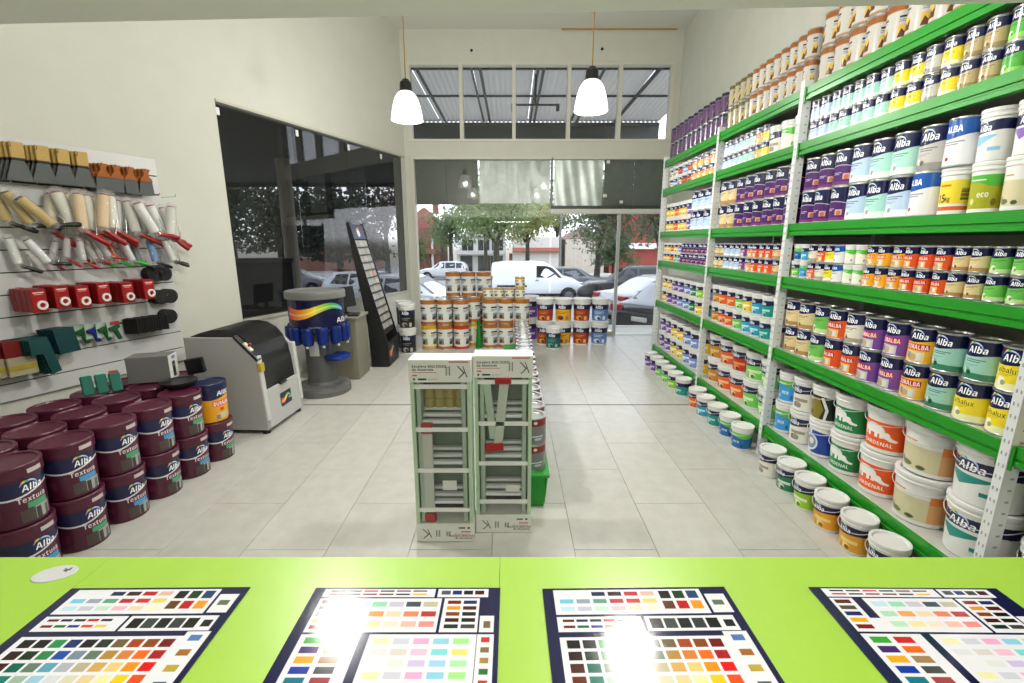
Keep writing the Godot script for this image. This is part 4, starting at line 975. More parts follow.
func build_machines():
	var grey = noise_mat(Color(0.60, 0.60, 0.59), Color(0.64, 0.64, 0.63), 0.08, 3.0, 0.5)
	var dark = mat(Color(0.075, 0.075, 0.078), 0.42)
	# paint mixer cabinet, front to the aisle; profile in x,y
	var o = thing("paint_mixer", "grey paint mixing cabinet with dark rolling cover beside maroon buckets", "mixing machine", P(-2.34, 0, 3.92), -0.05)
	var prof = [Vector2(-0.32, 0.04), Vector2(0.30, 0.04), Vector2(0.27, 0.64), Vector2(0.10, 0.83), Vector2(-0.32, 0.83)]
	for s in [-1, 1]:
		var pm = MB.new(); pm.prism(prof, s * 0.30, s * 0.26); part("side_panel", pm, grey, o)
	part("back_panel", bx(Vector3(-0.31, 0.43, 0), Vector3(0.02, 0.78, 0.52)), grey, o)
	part("front_panel", bx(Vector3(0.282, 0.205, 0), Vector3(0.03, 0.33, 0.522), 0.003, Basis(Vector3(0, 0, 1), 0.05)), mat(Color(0.70, 0.70, 0.69), 0.45), o)
	for s in [-1, 1]: part("front_trim", bx(Vector3(0.275, 0.40, s * 0.272), Vector3(0.042, 0.56, 0.05), 0.003, Basis(Vector3(0, 0, 1), 0.05)), mat(Color(0.76, 0.76, 0.75), 0.4), o)
	var cov = MB.new(); var cp = [[0.272, 0.37], [0.258, 0.55], [0.238, 0.66], [0.205, 0.75], [0.15, 0.825], [0.07, 0.875], [-0.02, 0.89], [-0.12, 0.885], [-0.22, 0.86], [-0.30, 0.83]]
	var rows = []
	for q in cp: rows.append([Vector3(q[0], q[1], -0.245), Vector3(q[0], q[1], 0.245)])
	cov.grid(rows)
	var cpol = [Vector2(-0.30, 0.80)]
	for q in cp: cpol.append(Vector2(q[0], q[1]))
	cpol.insert(0, Vector2(0.24, 0.37))
	cov.prism([Vector2(0.24, 0.37), Vector2(0.272, 0.37), Vector2(0.258, 0.55), Vector2(0.238, 0.66), Vector2(0.205, 0.75), Vector2(0.15, 0.825), Vector2(0.07, 0.875), Vector2(-0.02, 0.89), Vector2(-0.12, 0.885), Vector2(-0.22, 0.86), Vector2(-0.30, 0.83), Vector2(-0.30, 0.78)], -0.246, 0.246)
	part("rolling_cover", cov, mat(Color(0.17, 0.17, 0.17), 0.36), o)
	var hnd = MB.new(); hnd.box(Vector3(0.296, 0.375, 0), Vector3(0.03, 0.022, 0.10), Basis.IDENTITY, 0.006); part("cover_handle", hnd, dark, o)
	var b = Basis(Vector3(0, 0, 1), -0.84)
	var cpn = part("control_strip", bx(Vector3(0.190, 0.745, 0.28), Vector3(0.27, 0.025, 0.048), 0.004, b), mat(Color(0.03, 0.03, 0.032), 0.4), o)
	part("keypad", bx(Vector3(0.200, 0.753, 0.28), Vector3(0.09, 0.022, 0.036), 0.002, b), mat(Color(0.82, 0.80, 0.72), 0.4), cpn)
	var stop = MB.new(); stop.lathe([[0.0, 0.03], [0.010, 0.028], [0.014, 0.02], [0.014, 0.012], [0.008, 0.010], [0.008, 0.0]], 14, Vector3(0.205, 0.765, 0.28), b); part("stop_button", stop, mat(Color(0.62, 0.04, 0.03), 0.35), cpn)
	part("warning_sticker", bx(Vector3(0.283, 0.585, 0.275), Vector3(0.036, 0.07, 0.05), 0.0, Basis(Vector3(0, 0, 1), 0.05)), mat(Color(0.70, 0.60, 0.18), 0.5), o)
	var i = img(128, 96, Color(0.05, 0.12, 0.22)); swirl(i, 4, 20, 116, 60, 16); text(i, "Alba", 92, 58, 16, WHITE)
	var lg = MB.new(); lg.box(Vector3.ZERO, Vector3(0.004, 0.12, 0.17)); 
	var lq = MB.new(); lq.quad(Vector3(0, -0.06, 0.085), Vector3(0, -0.06, -0.085), Vector3(0, 0.06, -0.085), Vector3(0, 0.06, 0.085), Vector3(1, 0, 0)); part("logo_plate", lq, tmat(tex(i), 0.35), o, Vector3(0.3005, 0.225, -0.02), Basis(Vector3(0, 0, 1), 0.05))
	for sx in [-0.28, 0.26]:
		for sz in [-0.26, 0.26]: 
			var f = MB.new(); f.lathe([[0.025, 0.04], [0.03, 0.0], [0.0, 0.0]], 12, Vector3(sx, 0, sz)); part("foot", f, dark, o)
	# round tinting machine
	var t = thing("tinting_machine", "round tinting machine with navy drum and blue canisters on grey pedestal", "tinting machine", P(-2.06, 0, 4.78), 0.0)
	var pg = mat(Color(0.33, 0.33, 0.33), 0.5)
	var bs = MB.new(); bs.lathe([[0.0, 0.10], [0.24, 0.10], [0.275, 0.085], [0.285, 0.05], [0.285, 0.0]], 36); part("base", bs, mat(Color(0.38, 0.38, 0.375), 0.5), t)
	var col = MB.new(); col.lathe([[0.15, 0.70], [0.15, 0.13], [0.17, 0.10]], 28); part("pedestal", col, pg, t)
	var dr = MB.new(); dr.lathe([[0.275, 1.035], [0.275, 0.72]], 40, Vector3.ZERO, Basis.IDENTITY, false, [0.0, 1.0])
	i = img(512, 256, Color(0.07, 0.07, 0.23)); swirl(i, 70, 30, 380, 150, 34); text(i, "Alba", 390, 190, 44, WHITE); lines(i, 220, 232, 70, 1, Color(0.8, 0.8, 0.85), 8); rect(i, 60, 0, 5, 256, Color(0.18, 0.18, 0.36))
	part("drum", dr, tmat(tex(i), 0.25), t, Vector3.ZERO, Basis(Vector3.UP, 0.30))
	var rim = MB.new(); rim.lathe([[0.0, 1.09], [0.24, 1.09], [0.27, 1.105], [0.292, 1.10], [0.296, 1.08], [0.296, 1.03], [0.276, 1.02]], 40); part("top_rim", rim, mat(Color(0.44, 0.44, 0.435), 0.45), t)
	var und = MB.new(); und.lathe([[0.275, 0.72], [0.24, 0.69], [0.15, 0.66]], 36); part("underside", und, pg, t)
	for k in 12:
		var a = TAU * k / 12.0
		var cn = MB.new(); cn.lathe([[0.0, 0.09], [0.05, 0.09], [0.056, 0.07], [0.056, -0.07], [0.046, -0.09], [0.02, -0.10], [0.0, -0.10]], 14, Vector3(sin(a) * 0.268, 0.655, cos(a) * 0.268))
		var cc = part("canister", cn, mat(Color(0.025, 0.13, 0.42), 0.28), t)
		var nz = MB.new(); nz.lathe([[0.012, 0.0], [0.014, -0.025], [0.0, -0.026]], 10, Vector3(sin(a) * 0.30, 0.565, cos(a) * 0.30)); part("nozzle", nz, mat(Color(0.75, 0.76, 0.78), 0.3), cc)
	var sh = MB.new(); sh.lathe([[0.0, 0.43], [0.11, 0.43], [0.135, 0.42], [0.14, 0.40], [0.12, 0.375], [0.0, 0.37]], 30, Vector3(0.20, 0, 0.05)); part("tin_shelf", sh, mat(Color(0.02, 0.16, 0.46), 0.35), t)
	part("notice", bx(Vector3(0.0, 0.50, 0.1505), Vector3(0.10, 0.15, 0.004)), mat(Color(0.80, 0.80, 0.79), 0.5), t)
	# desk and screen behind it
	var dk = thing("desk", "cream desk unit behind the tinting machine", "desk", P(-1.98, 0, 5.38))
	part("body", bx(Vector3(0, 0.36, 0), Vector3(0.36, 0.72, 0.40), 0.004), mat(Color(0.50, 0.49, 0.43), 0.6), dk)
	part("top", bx(Vector3(0, 0.735, 0), Vector3(0.40, 0.03, 0.44), 0.004), mat(Color(0.55, 0.54, 0.48), 0.5), dk)
	var mo = thing("monitor", "black monitor on the desk turned towards the colour stand", "monitor", P(-1.98, 0.751, 5.40), 1.15)
	part("screen", bx(Vector3(0, 0.20, 0), Vector3(0.30, 0.24, 0.03), 0.005, Basis(Vector3.RIGHT, -0.15)), mat(Color(0.02, 0.02, 0.022), 0.3), mo)
	part("stand", bx(Vector3(0, 0.05, -0.02), Vector3(0.05, 0.10, 0.03), 0.003), dark, mo); part("foot", bx(Vector3(0, 0.006, 0), Vector3(0.18, 0.012, 0.13), 0.003), dark, mo)
	part("keyboard", bx(Vector3(0, 0.012, 0), Vector3(0.05, 0.02, 0.05)), dark, mo, Vector3(0, 0.0, 0.0))
	solo("keypad", bx(Vector3(0, 0.01, 0), Vector3(0.12, 0.02, 0.20), 0.004), dark, "flat black keypad at the aisle edge of desk", "keypad", P(-1.85, 0.751, 5.30), 0.2)
	# leaning colour stand
	var r = thing("colour_stand", "tall dark leaning stand of colour chips before the slanted window", "display stand", P(-1.72, 0, 6.0))
	var sp = [Vector2(-0.10, 0.0), Vector2(0.12, 0.0), Vector2(0.13, 0.30), Vector2(0.10, 0.42), Vector2(-0.265, 1.83), Vector2(-0.30, 1.82), Vector2(-0.12, 0.55)]
	for s in [0.27, -0.25]: 
		var m = MB.new(); m.prism(sp, s, s - 0.02); part("side", m, mat(Color(0.045, 0.048, 0.055), 0.5), r)
	var up = Vector3(-0.365, 1.41, 0).normalized(); var outn = Vector3(1.41, 0.365, 0).normalized()
	var bb = Basis(Vector3(0, 0, -1), up, outn)      # across, up the slope, outwards
	var foot = Vector3(0.10, 0.42, 0.0)
	part("backboard", bx(foot + up * 0.70 - outn * 0.03, Vector3(0.50, 1.40, 0.015), 0.0, bb), mat(Color(0.10, 0.10, 0.105), 0.6), r)
	part("base_front", bx(Vector3(0.115, 0.16, 0), Vector3(0.02, 0.32, 0.50)), mat(Color(0.045, 0.048, 0.055), 0.5), r)
	i = img(128, 64, NAVY.lightened(0.08)); ell(i, 62, 38, 14, 18, Color(0.88, 0.88, 0.9)); ell(i, 70, 18, 8, 7, Color(0.8, 0.35, 0.3)); ell(i, 56, 22, 6, 5, Color(0.9, 0.75, 0.3))
	var hd = MB.new(); hd.quad(Vector3(-0.25, -0.09, 0), Vector3(0.25, -0.09, 0), Vector3(0.25, 0.09, 0), Vector3(-0.25, 0.09, 0), Vector3(0, 0, 1)); part("header", hd, tmat(tex(i), 0.4), r, foot + up * 1.34 - outn * 0.008, bb)
	i = img(96, 64, NAVY); swirl(i, 6, 10, 80, 44, 12)
	var lf = MB.new(); lf.quad(Vector3(0.1265, 0.08, 0.22), Vector3(0.1265, 0.08, -0.05), Vector3(0.1265, 0.28, -0.05), Vector3(0.1265, 0.28, 0.22), Vector3(1, 0, 0)); part("logo_plate", lf, tmat(tex(i), 0.4), r)
	var chip = bx(Vector3.ZERO, Vector3(0.052, 0.082, 0.008), 0.001).mesh()
	var cs = [Color(0.66, 0.66, 0.64), Color(0.60, 0.56, 0.48), Color(0.56, 0.58, 0.62), Color(0.66, 0.64, 0.56), Color(0.58, 0.60, 0.58), Color(0.68, 0.64, 0.64)]
	for row in 12:
		part("ledge", bx(foot + up * (0.06 + 0.098 * row) - outn * 0.012, Vector3(0.49, 0.012, 0.022), 0.0, bb), mat(Color(0.08, 0.08, 0.085), 0.5), r)
		for q in 8:
			var c = cs[(row * 3 + q * 5) % 6]
			if row == 7 and q == 5: c = Color(0.78, 0.35, 0.12)
			part("colour_chip", chip, mat(c, 0.5), r, foot + up * (0.112 + 0.098 * row) - outn * 0.016 + Vector3(0, 0, 0.205 - 0.0585 * q), bb)

# ---------------------------------------------------------------- ladder cartons and centre display
func ladder_carton(x0, x1, d, label_text, mode):
	var w = x1 - x0; var dp = 0.13; var H = 1.02
	var o = thing("ladder_carton", label_text, "ladder carton", P((x0 + x1) / 2.0, 0, d + dp / 2.0), 0.0, "ladder cartons in the centre aisle")
	var card = mat(Color(0.86, 0.87, 0.83), 0.6); var edge = mat(Color(0.70, 0.80, 0.68), 0.55)
	for s in [-1, 1]: part("side_panel", bx(Vector3(s * (w / 2 - 0.010), H / 2, 0), Vector3(0.020, H, dp), 0.002), edge, o)
	# printed header and foot
	var i = img(384, 150, Color(0.86, 0.87, 0.84))
	text(i, "Escalera MULTIUSO", 20, 42, 17, Color(0.12, 0.12, 0.12), true); text(i, "de Aluminio", 20, 64, 17, Color(0.12, 0.12, 0.12), true)
	rect(i, 250, 8, 120, 9, Color(0.75, 0.35, 0.32)); lines(i, 20, 82, 150, 1, Color(0.72, 0.25, 0.2), 10); rect(i, 20, 100, 30, 9, Color(0.72, 0.2, 0.16)); rect(i, 54, 124, 54, 12, Color(0.15, 0.15, 0.15)); ell(i, 30, 130, 8, 8, Color(0.3, 0.3, 0.3)); lines(i, 116, 126, 70, 2, Color(0.55, 0.55, 0.55), 6)
	ladder_icon(i, 230, 40, 66); fold_icon(i, 300, 40, 84)
	var j = img(384, 150, Color(0.86, 0.87, 0.84))
	fold_icon(j, 36, 40, 84); ladder_icon(j, 130, 50, 60); ladder_icon(j, 200, 60, 44)
	text(j, "Escalera MULTIUSO", 366 - 150, 100, 15, Color(0.15, 0.15, 0.15), true); text(j, "de Aluminio", 260, 120, 15, Color(0.15, 0.15, 0.15), true); rect(j, 300, 60, 64, 9, Color(0.72, 0.2, 0.16)); rect(j, 284, 24, 44, 12, Color(0.15, 0.15, 0.15)); ell(j, 352, 30, 9, 9, Color(0.2, 0.2, 0.2)); lines(j, 250, 84, 110, 1, Color(0.72, 0.3, 0.25), 10)
	var tj = tex(j); var ti = tex(i)
	part("header", bx(Vector3(0, H - 0.055, 0), Vector3(w + 0.006, 0.118, dp + 0.006), 0.002), card, o)
	var q = MB.new(); q.quad(Vector3(-w / 2, H - 0.112, dp / 2 + 0.0045), Vector3(w / 2, H - 0.112, dp / 2 + 0.0045), Vector3(w / 2, H + 0.002, dp / 2 + 0.0045), Vector3(-w / 2, H + 0.002, dp / 2 + 0.0045), Vector3(0, 0, 1)); part("header_print", q, tmat(ti, 0.5), o)
	part("foot_band", bx(Vector3(0, 0.055, 0), Vector3(w + 0.006, 0.11, dp + 0.006), 0.002), card, o)
	q = MB.new(); q.quad(Vector3(-w / 2, 0.004, dp / 2 + 0.0045), Vector3(w / 2, 0.004, dp / 2 + 0.0045), Vector3(w / 2, 0.106, dp / 2 + 0.0045), Vector3(-w / 2, 0.106, dp / 2 + 0.0045), Vector3(0, 0, 1)); part("foot_print", q, tmat(tj, 0.5), o)
	for y in [0.882, 0.65, 0.42, 0.19]: part("cross_strip", bx(Vector3(0, y, dp / 2 - 0.004), Vector3(w - 0.03, 0.024, 0.006), 0.001), mat(Color(0.90, 0.91, 0.89), 0.55), o)
	# the folded aluminium ladder inside
	var alu = mat(Color(0.84, 0.85, 0.85), 0.35, 0.25)
	for s in [-1, 1]:
		for k in 2: part("ladder_rail", bx(Vector3(s * (w / 2 - 0.04), 0.52, dp / 2 - 0.025 - 0.05 * k), Vector3(0.024, 0.80, 0.035), 0.003), mat(Color(0.62, 0.70, 0.62), 0.35, 0.4), o)
	for y in [0.70, 0.47, 0.24]:
		for k in 3: part("ladder_rung", bx(Vector3(0, y + 0.024 * k - 0.014, dp / 2 - 0.03 - 0.035 * k), Vector3(w - 0.09, 0.018, 0.028), 0.003), alu, o)
	if mode == 0:
		part("ladder_foot", bx(Vector3(-w / 2 + 0.075, 0.655, dp / 2 - 0.012), Vector3(0.062, 0.06, 0.02), 0.004), mat(Color(0.62, 0.06, 0.06), 0.4), o)
		part("ladder_leg", bx(Vector3(-w / 2 + 0.075, 0.40, dp / 2 - 0.014), Vector3(0.052, 0.45, 0.016), 0.003), mat(Color(0.72, 0.74, 0.70), 0.4, 0.2), o)
		part("ladder_foot", bx(Vector3(-w / 2 + 0.075, 0.14, dp / 2 - 0.012), Vector3(0.062, 0.05, 0.02), 0.004), mat(Color(0.62, 0.06, 0.06), 0.4), o)
		part("paper_tag", bx(Vector3(0.03, 0.33, dp / 2 - 0.012), Vector3(0.075, 0.055, 0.002)), mat(Color(0.84, 0.85, 0.82), 0.5), o)
		for a in 2:
			for k in 4:
				var c = MB.new(); c.lathe([[0.0, 0.05], [0.026, 0.05], [0.03, 0.045], [0.03, 0.0], [0.0, 0.0]], 14, Vector3(-0.075 + 0.055 * k, 0.745 + 0.052 * a, -0.035)); part("hinge_roll", c, mat(Color(0.62, 0.58, 0.30), 0.6), o)
	else:
		part("ladder_foot", bx(Vector3(0.0, 0.89, dp / 2 + 0.0), Vector3(0.085, 0.035, 0.02), 0.004), mat(Color(0.62, 0.06, 0.06), 0.4), o)
		part("ladder_leg", bx(Vector3(-0.01, 0.72, dp / 2 - 0.008), Vector3(0.05, 0.38, 0.014), 0.003, Basis(Vector3(0, 0, 1), -0.10)), mat(Color(0.72, 0.76, 0.70), 0.4, 0.2), o)
		part("ladder_leg", bx(Vector3(-0.07, 0.72, dp / 2 - 0.012), Vector3(0.04, 0.32, 0.012), 0.003, Basis(Vector3(0, 0, 1), 0.10)), mat(Color(0.66, 0.74, 0.66), 0.4, 0.2), o)
		part("ladder_foot", bx(Vector3(-0.05, 0.515, dp / 2 - 0.004), Vector3(0.10, 0.045, 0.022), 0.004, Basis(Vector3(0, 0, 1), 0.12)), mat(Color(0.62, 0.06, 0.06), 0.4), o)
		part("paper_tag", bx(Vector3(0.05, 0.27, dp / 2 - 0.004), Vector3(0.075, 0.04, 0.002)), mat(Color(0.84, 0.85, 0.82), 0.5), o)
	part("back_film", bx(Vector3(0, 0.51, -dp / 2 + 0.004), Vector3(w - 0.04, 0.80, 0.003)), mat(Color(0.36, 0.45, 0.37), 0.35), o)
	var fq = MB.new(); fq.quad(Vector3(-w / 2 + 0.02, 0.115, dp / 2), Vector3(w / 2 - 0.02, 0.115, dp / 2), Vector3(w / 2 - 0.02, 0.9, dp / 2), Vector3(-w / 2 + 0.02, 0.9, dp / 2), Vector3(0, 0, 1)); part("film", fq, glass(Color(0.75, 0.8, 0.75), 0.01), o)
	part("bottom_liner", bx(Vector3(0, 0.145, -dp / 2 + 0.008), Vector3(w - 0.04, 0.07, 0.004)), mat(Color(0.16, 0.14, 0.11), 0.8), o)

func ladder_icon(i: Image, x, y, h):
	var c = Color(0.32, 0.33, 0.36)
	rect(i, x, y, 5, h, c); rect(i, x + 22, y, 5, h, c)
	for k in 5: rect(i, x, y + 6 + k * (h - 12) / 4.5, 27, 3, c)

func fold_icon(i: Image, x, y, h):
	var c = Color(0.32, 0.33, 0.36)
	fill_poly(i, [[x, y], [x + 10, y], [x + 50, y + h * 0.55], [x + 14, y + h], [x + 4, y + h], [x + 38, y + h * 0.55]], c)
	fill_poly(i, [[x + 34, y], [x + 40, y], [x + 66, y + h * 0.9], [x + 58, y + h * 0.9]], c)

func build_centre():
	ladder_carton(-0.515, -0.208, 2.20, "ladder carton with red foot and tall leg behind film, standing forward", 0)
	ladder_carton(-0.198, 0.105, 2.28, "ladder carton with crossed ladder legs, set back beside the tins", 1)
	# grey tins on green crates behind the cartons
	var green = mat(Color(0.06, 0.56, 0.13), 0.4)
	for k in 5:
		var d = 2.85 + 0.72 * k
		var c = thing("plastic_crate", "bright green plastic crate under grey tins, %s from the ladder cartons" % ORD[k], "crate", P(0.06, 0, d), 0.0, "green crates in the centre row")
		part("wall", bx(Vector3(0.145, 0.125, 0), Vector3(0.012, 0.20, 0.64), 0.002, Basis(Vector3(0, 0, 1), -0.10)), green, c); part("wall", bx(Vector3(-0.145, 0.125, 0), Vector3(0.012, 0.20, 0.64), 0.002, Basis(Vector3(0, 0, 1), 0.10)), green, c)
		part("wall", bx(Vector3(0, 0.125, 0.315), Vector3(0.28, 0.20, 0.012), 0.002), green, c); part("wall", bx(Vector3(0, 0.125, -0.315), Vector3(0.28, 0.20, 0.012), 0.002), green, c)
		part("rim", bx(Vector3(0, 0.215, 0), Vector3(0.335, 0.022, 0.68), 0.004), green, c); part("floor", bx(Vector3(0, 0.012, 0), Vector3(0.27, 0.02, 0.62)), green, c)
	for k in 20:
		for lvl in 2:
			make_can("silver", 0.083, 0.17, P(0.125 + 0.004 * sin(k * 1.7), 0.2275 + lvl * 0.171, 2.63 + 0.178 * k), Vector3(0.6, 0, 1), "grey tin with red band, %s row, %s behind the ladder cartons" % ["upper" if lvl else "lower", ORD[k]], "grey tins along the centre row")
	# big tins before the window
	var g = "large tins before the shop window"
	var names = ["amber", "amber", "goldcan", "amber"]
	for k in 3:
		for lvl in 2:
			make_can("amber", 0.117, 0.375, P(-0.335 + 0.241 * k, lvl * 0.376, 6.92), Vector3(0.1 * (k - 1), 0, 1), "large white tin with amber bands, %s, %s from green bag, front block by pails" % ["upper" if lvl else "lower", ORD[k]], g)
			make_can(["goldcan", "amber", "redcan"][k] if lvl == 0 else "amber", 0.117, 0.375, P(-1.26 + 0.245 * k, lvl * 0.376, 6.82), Vector3(0.15, 0, 1), "large banded tin, %s, %s from slanted wall, front of stepped pile" % ["upper" if lvl else "lower", ORD[k]], g)
	for row in 2:
		for k in 3:
			for lvl in (2 if row == 0 else 3):
				make_can(names[(k + row + lvl) % 4], 0.117, 0.375, P(-1.10 + 0.16 * row + 0.245 * k, lvl * 0.376, 7.07 + 0.25 * row), Vector3(0.15, 0, 1), "large banded tin, %s level, %s from slanted wall, %s row of stepped pile" % [["bottom", "middle", "top"][lvl], ORD[k], ["second", "third"][row]], g)
	for k in 4:
		make_can("goldcan", 0.075, 0.16, P(-0.36 + 0.16 * k, 0.753, 6.93), Vector3(0.05 * k, 0, 1), "small gold banded tin lying atop the amber block, %s from green bag" % ORD[k], "small tins atop the amber block")
	make_can("goldcan", 0.075, 0.16, P(0.12, 0.914, 6.93), Vector3(0.05, 0, 1), "small gold banded tin stacked highest on the amber block", "small tins atop the amber block")
	# green folded bag between the blocks
	var gb = MB.new()
	var rows = []
	for a in 7:
		var l = []
		for b in 12:
			var f = TAU * b / 12.0
			var rr = 0.062 - 0.006 * a + 0.012 * sin(b * 2.3 + a * 1.1)
			l.append(Vector3(cos(f) * rr * 0.75, 0.07 * a, sin(f) * rr))
		rows.append(l)
	gb.grid(rows, true)
	solo("plastic_bag", gb, mat(Color(0.06, 0.50, 0.13), 0.35), "crumpled green plastic bag standing between the two tin blocks", "bag", P(-0.505, 0.0, 6.84))
	# pails by the door
	var cols = ["p_purple", "p_door", "p_doory", "p_door", "p_doorb"]
	for k in 5:
		for lvl in 2:
			make_can(cols[k], 0.143, 0.365, P(0.52 + 0.288 * (k - 1) if k else 0.30, lvl * 0.366, 7.12 if k else 7.45), Vector3(-0.1, 0, 1), "%s pail with white lid, %s, %s from the tins, by shop window" % [DES[cols[k]][4], "upper" if lvl else "lower", ORD[k]], "pails by the shop window", false)
	make_can("p_doort", 0.125, 0.33, P(0.63, 0, 6.82), Vector3(-0.1, 0, 1), "dark teal pail standing alone before the pails by window", "pails by the shop window", false)
	for k in 2:
		for lvl in 2:
			make_can("p_doork", 0.125, 0.365, P(-1.615 + 0.04 * 0 + 0.255 * k * 0.4, lvl * 0.366, 6.78 - 0.27 * k), Vector3(0.2, 0, 1), "black pail with white lid, %s of %s stack by the colour stand" % ["upper" if lvl else "lower", ["far", "near"][k]], "black pails by the colour stand", false)

# ---------------------------------------------------------------- counter
func chart_a() -> Image:
	var i = img(704, 1000, NAVY)
	var pap = Color(0.90, 0.90, 0.93)
	rect(i, 40, 16, 560, 200, pap); rect(i, 610, 60, 74, 150, pap); rect(i, 40, 232, 300, 110, pap); rect(i, 350, 232, 320, 110, pap)
	for r in 3:
		for k in 6:
			var c = [[pap, pap, Color(0.10, 0.16, 0.32), Color(0.2, 0.05, 0.12), Color(0.72, 0.08, 0.14), Color(0.86, 0.70, 0.64)], [Color(0.45, 0.76, 0.90), Color(0.58, 0.62, 0.70), Color(0.36, 0.60, 0.52), Color(0.72, 0.08, 0.20), Color(0.78, 0.18, 0.16), Color(0.92, 0.80, 0.36)], [Color(0.74, 0.86, 0.92), Color(0.76, 0.76, 0.84), Color(0.76, 0.86, 0.80), Color(0.90, 0.70, 0.76), Color(0.90, 0.82, 0.70), Color(0.94, 0.92, 0.78)]][r][k]
			rect(i, 60 + k * 62, 34 + r * 60, 50, 34, c)
		if r < 2:
			for k in 3: rect(i, 440 + k * 52, 30 + r * 84, 40, 64, [[Color(0.04, 0.05, 0.09), Color(0.05, 0.22, 0.10), Color(0.12, 0.24, 0.42)], [Color(0.38, 0.20, 0.06), Color(0.72, 0.05, 0.08), Color(0.95, 0.58, 0.08)]][r][k])
	for r in 2:
		for k in 5: rect(i, 60 + k * 48, 252 + r * 44, 40, 18, [[Color(0.36, 0.12, 0.10), Color(0.12, 0.15, 0.30), Color(0.08, 0.10, 0.18), Color(0.72, 0.10, 0.14), Color(0.12, 0.14, 0.22)], [Color(0.42, 0.14, 0.12), Color(0.10, 0.40, 0.20), Color(0.10, 0.18, 0.55), Color(0.85, 0.25, 0.14), Color(0.92, 0.76, 0.30)]][r][k])
	for k in 5: rect(i, 366 + k * 50, 250, 42, 72, [Color(0.03, 0.03, 0.035), Color(0.22, 0.25, 0.25), Color(0.08, 0.10, 0.10), Color(0.20, 0.22, 0.22), Color(0.06, 0.07, 0.07)][k])
	rect(i, 626, 264, 34, 50, Color(0.12, 0.12, 0.15)); rect(i, 626, 110, 40, 40, Color(0.35, 0.42, 0.34))
	rect(i, 40, 378, 560, 620, pap); rect(i, 600, 348, 84, 650, pap)
	var g = [[Color(0.05, 0.03, 0.03), Color(0.03, 0.07, 0.06), Color(0.12, 0.55, 0.30), Color(0.06, 0.16, 0.42), Color(0.03, 0.03, 0.14), Color(0.12, 0.16, 0.15), Color(0.42, 0.34, 0.20), Color(0.62, 0.24, 0.06), Color(0.52, 0.25, 0.03), Color(0.42, 0.02, 0.03)],
		[Color(0.14, 0.03, 0.03), Color(0.03, 0.18, 0.10), Color(0.18, 0.50, 0.30), Color(0.10, 0.28, 0.66), Color(0.46, 0.54, 0.60), Color(0.38, 0.46, 0.40), Color(0.70, 0.52, 0.22), Color(0.82, 0.48, 0.20), Color(0.93, 0.40, 0.03), Color(0.65, 0.02, 0.06)],
		[Color(0.26, 0.05, 0.04), Color(0.05, 0.38, 0.32), Color(0.38, 0.48, 0.42), Color(0.36, 0.62, 0.74), Color(0.68, 0.70, 0.74), Color(0.72, 0.68, 0.55), Color(0.82, 0.64, 0.34), Color(0.92, 0.78, 0.48), Color(0.94, 0.55, 0.02), Color(0.86, 0.05, 0.05)],
		[Color(0.40, 0.14, 0.08), Color(0.10, 0.48, 0.42), Color(0.62, 0.72, 0.66), Color(0.60, 0.78, 0.86), Color(0.84, 0.84, 0.86), Color(0.84, 0.82, 0.72), Color(0.90, 0.80, 0.60), Color(0.95, 0.90, 0.66), Color(0.96, 0.78, 0.10), Color(0.90, 0.30, 0.08)]]
	for r in 8:
		for k in 10: rect(i, 62 + k * 53, 398 + r * 74, 43, 54, g[r % 4][k])
	for k in 6: rect(i, 622, 372 + k * 96, 42, 40, [Color(0.30, 0.45, 0.72), Color(0.62, 0.40, 0.15), Color(0.72, 0.62, 0.25), Color(0.3, 0.35, 0.4), Color(0.5, 0.3, 0.25), Color(0.4, 0.5, 0.35)][k])
	return i

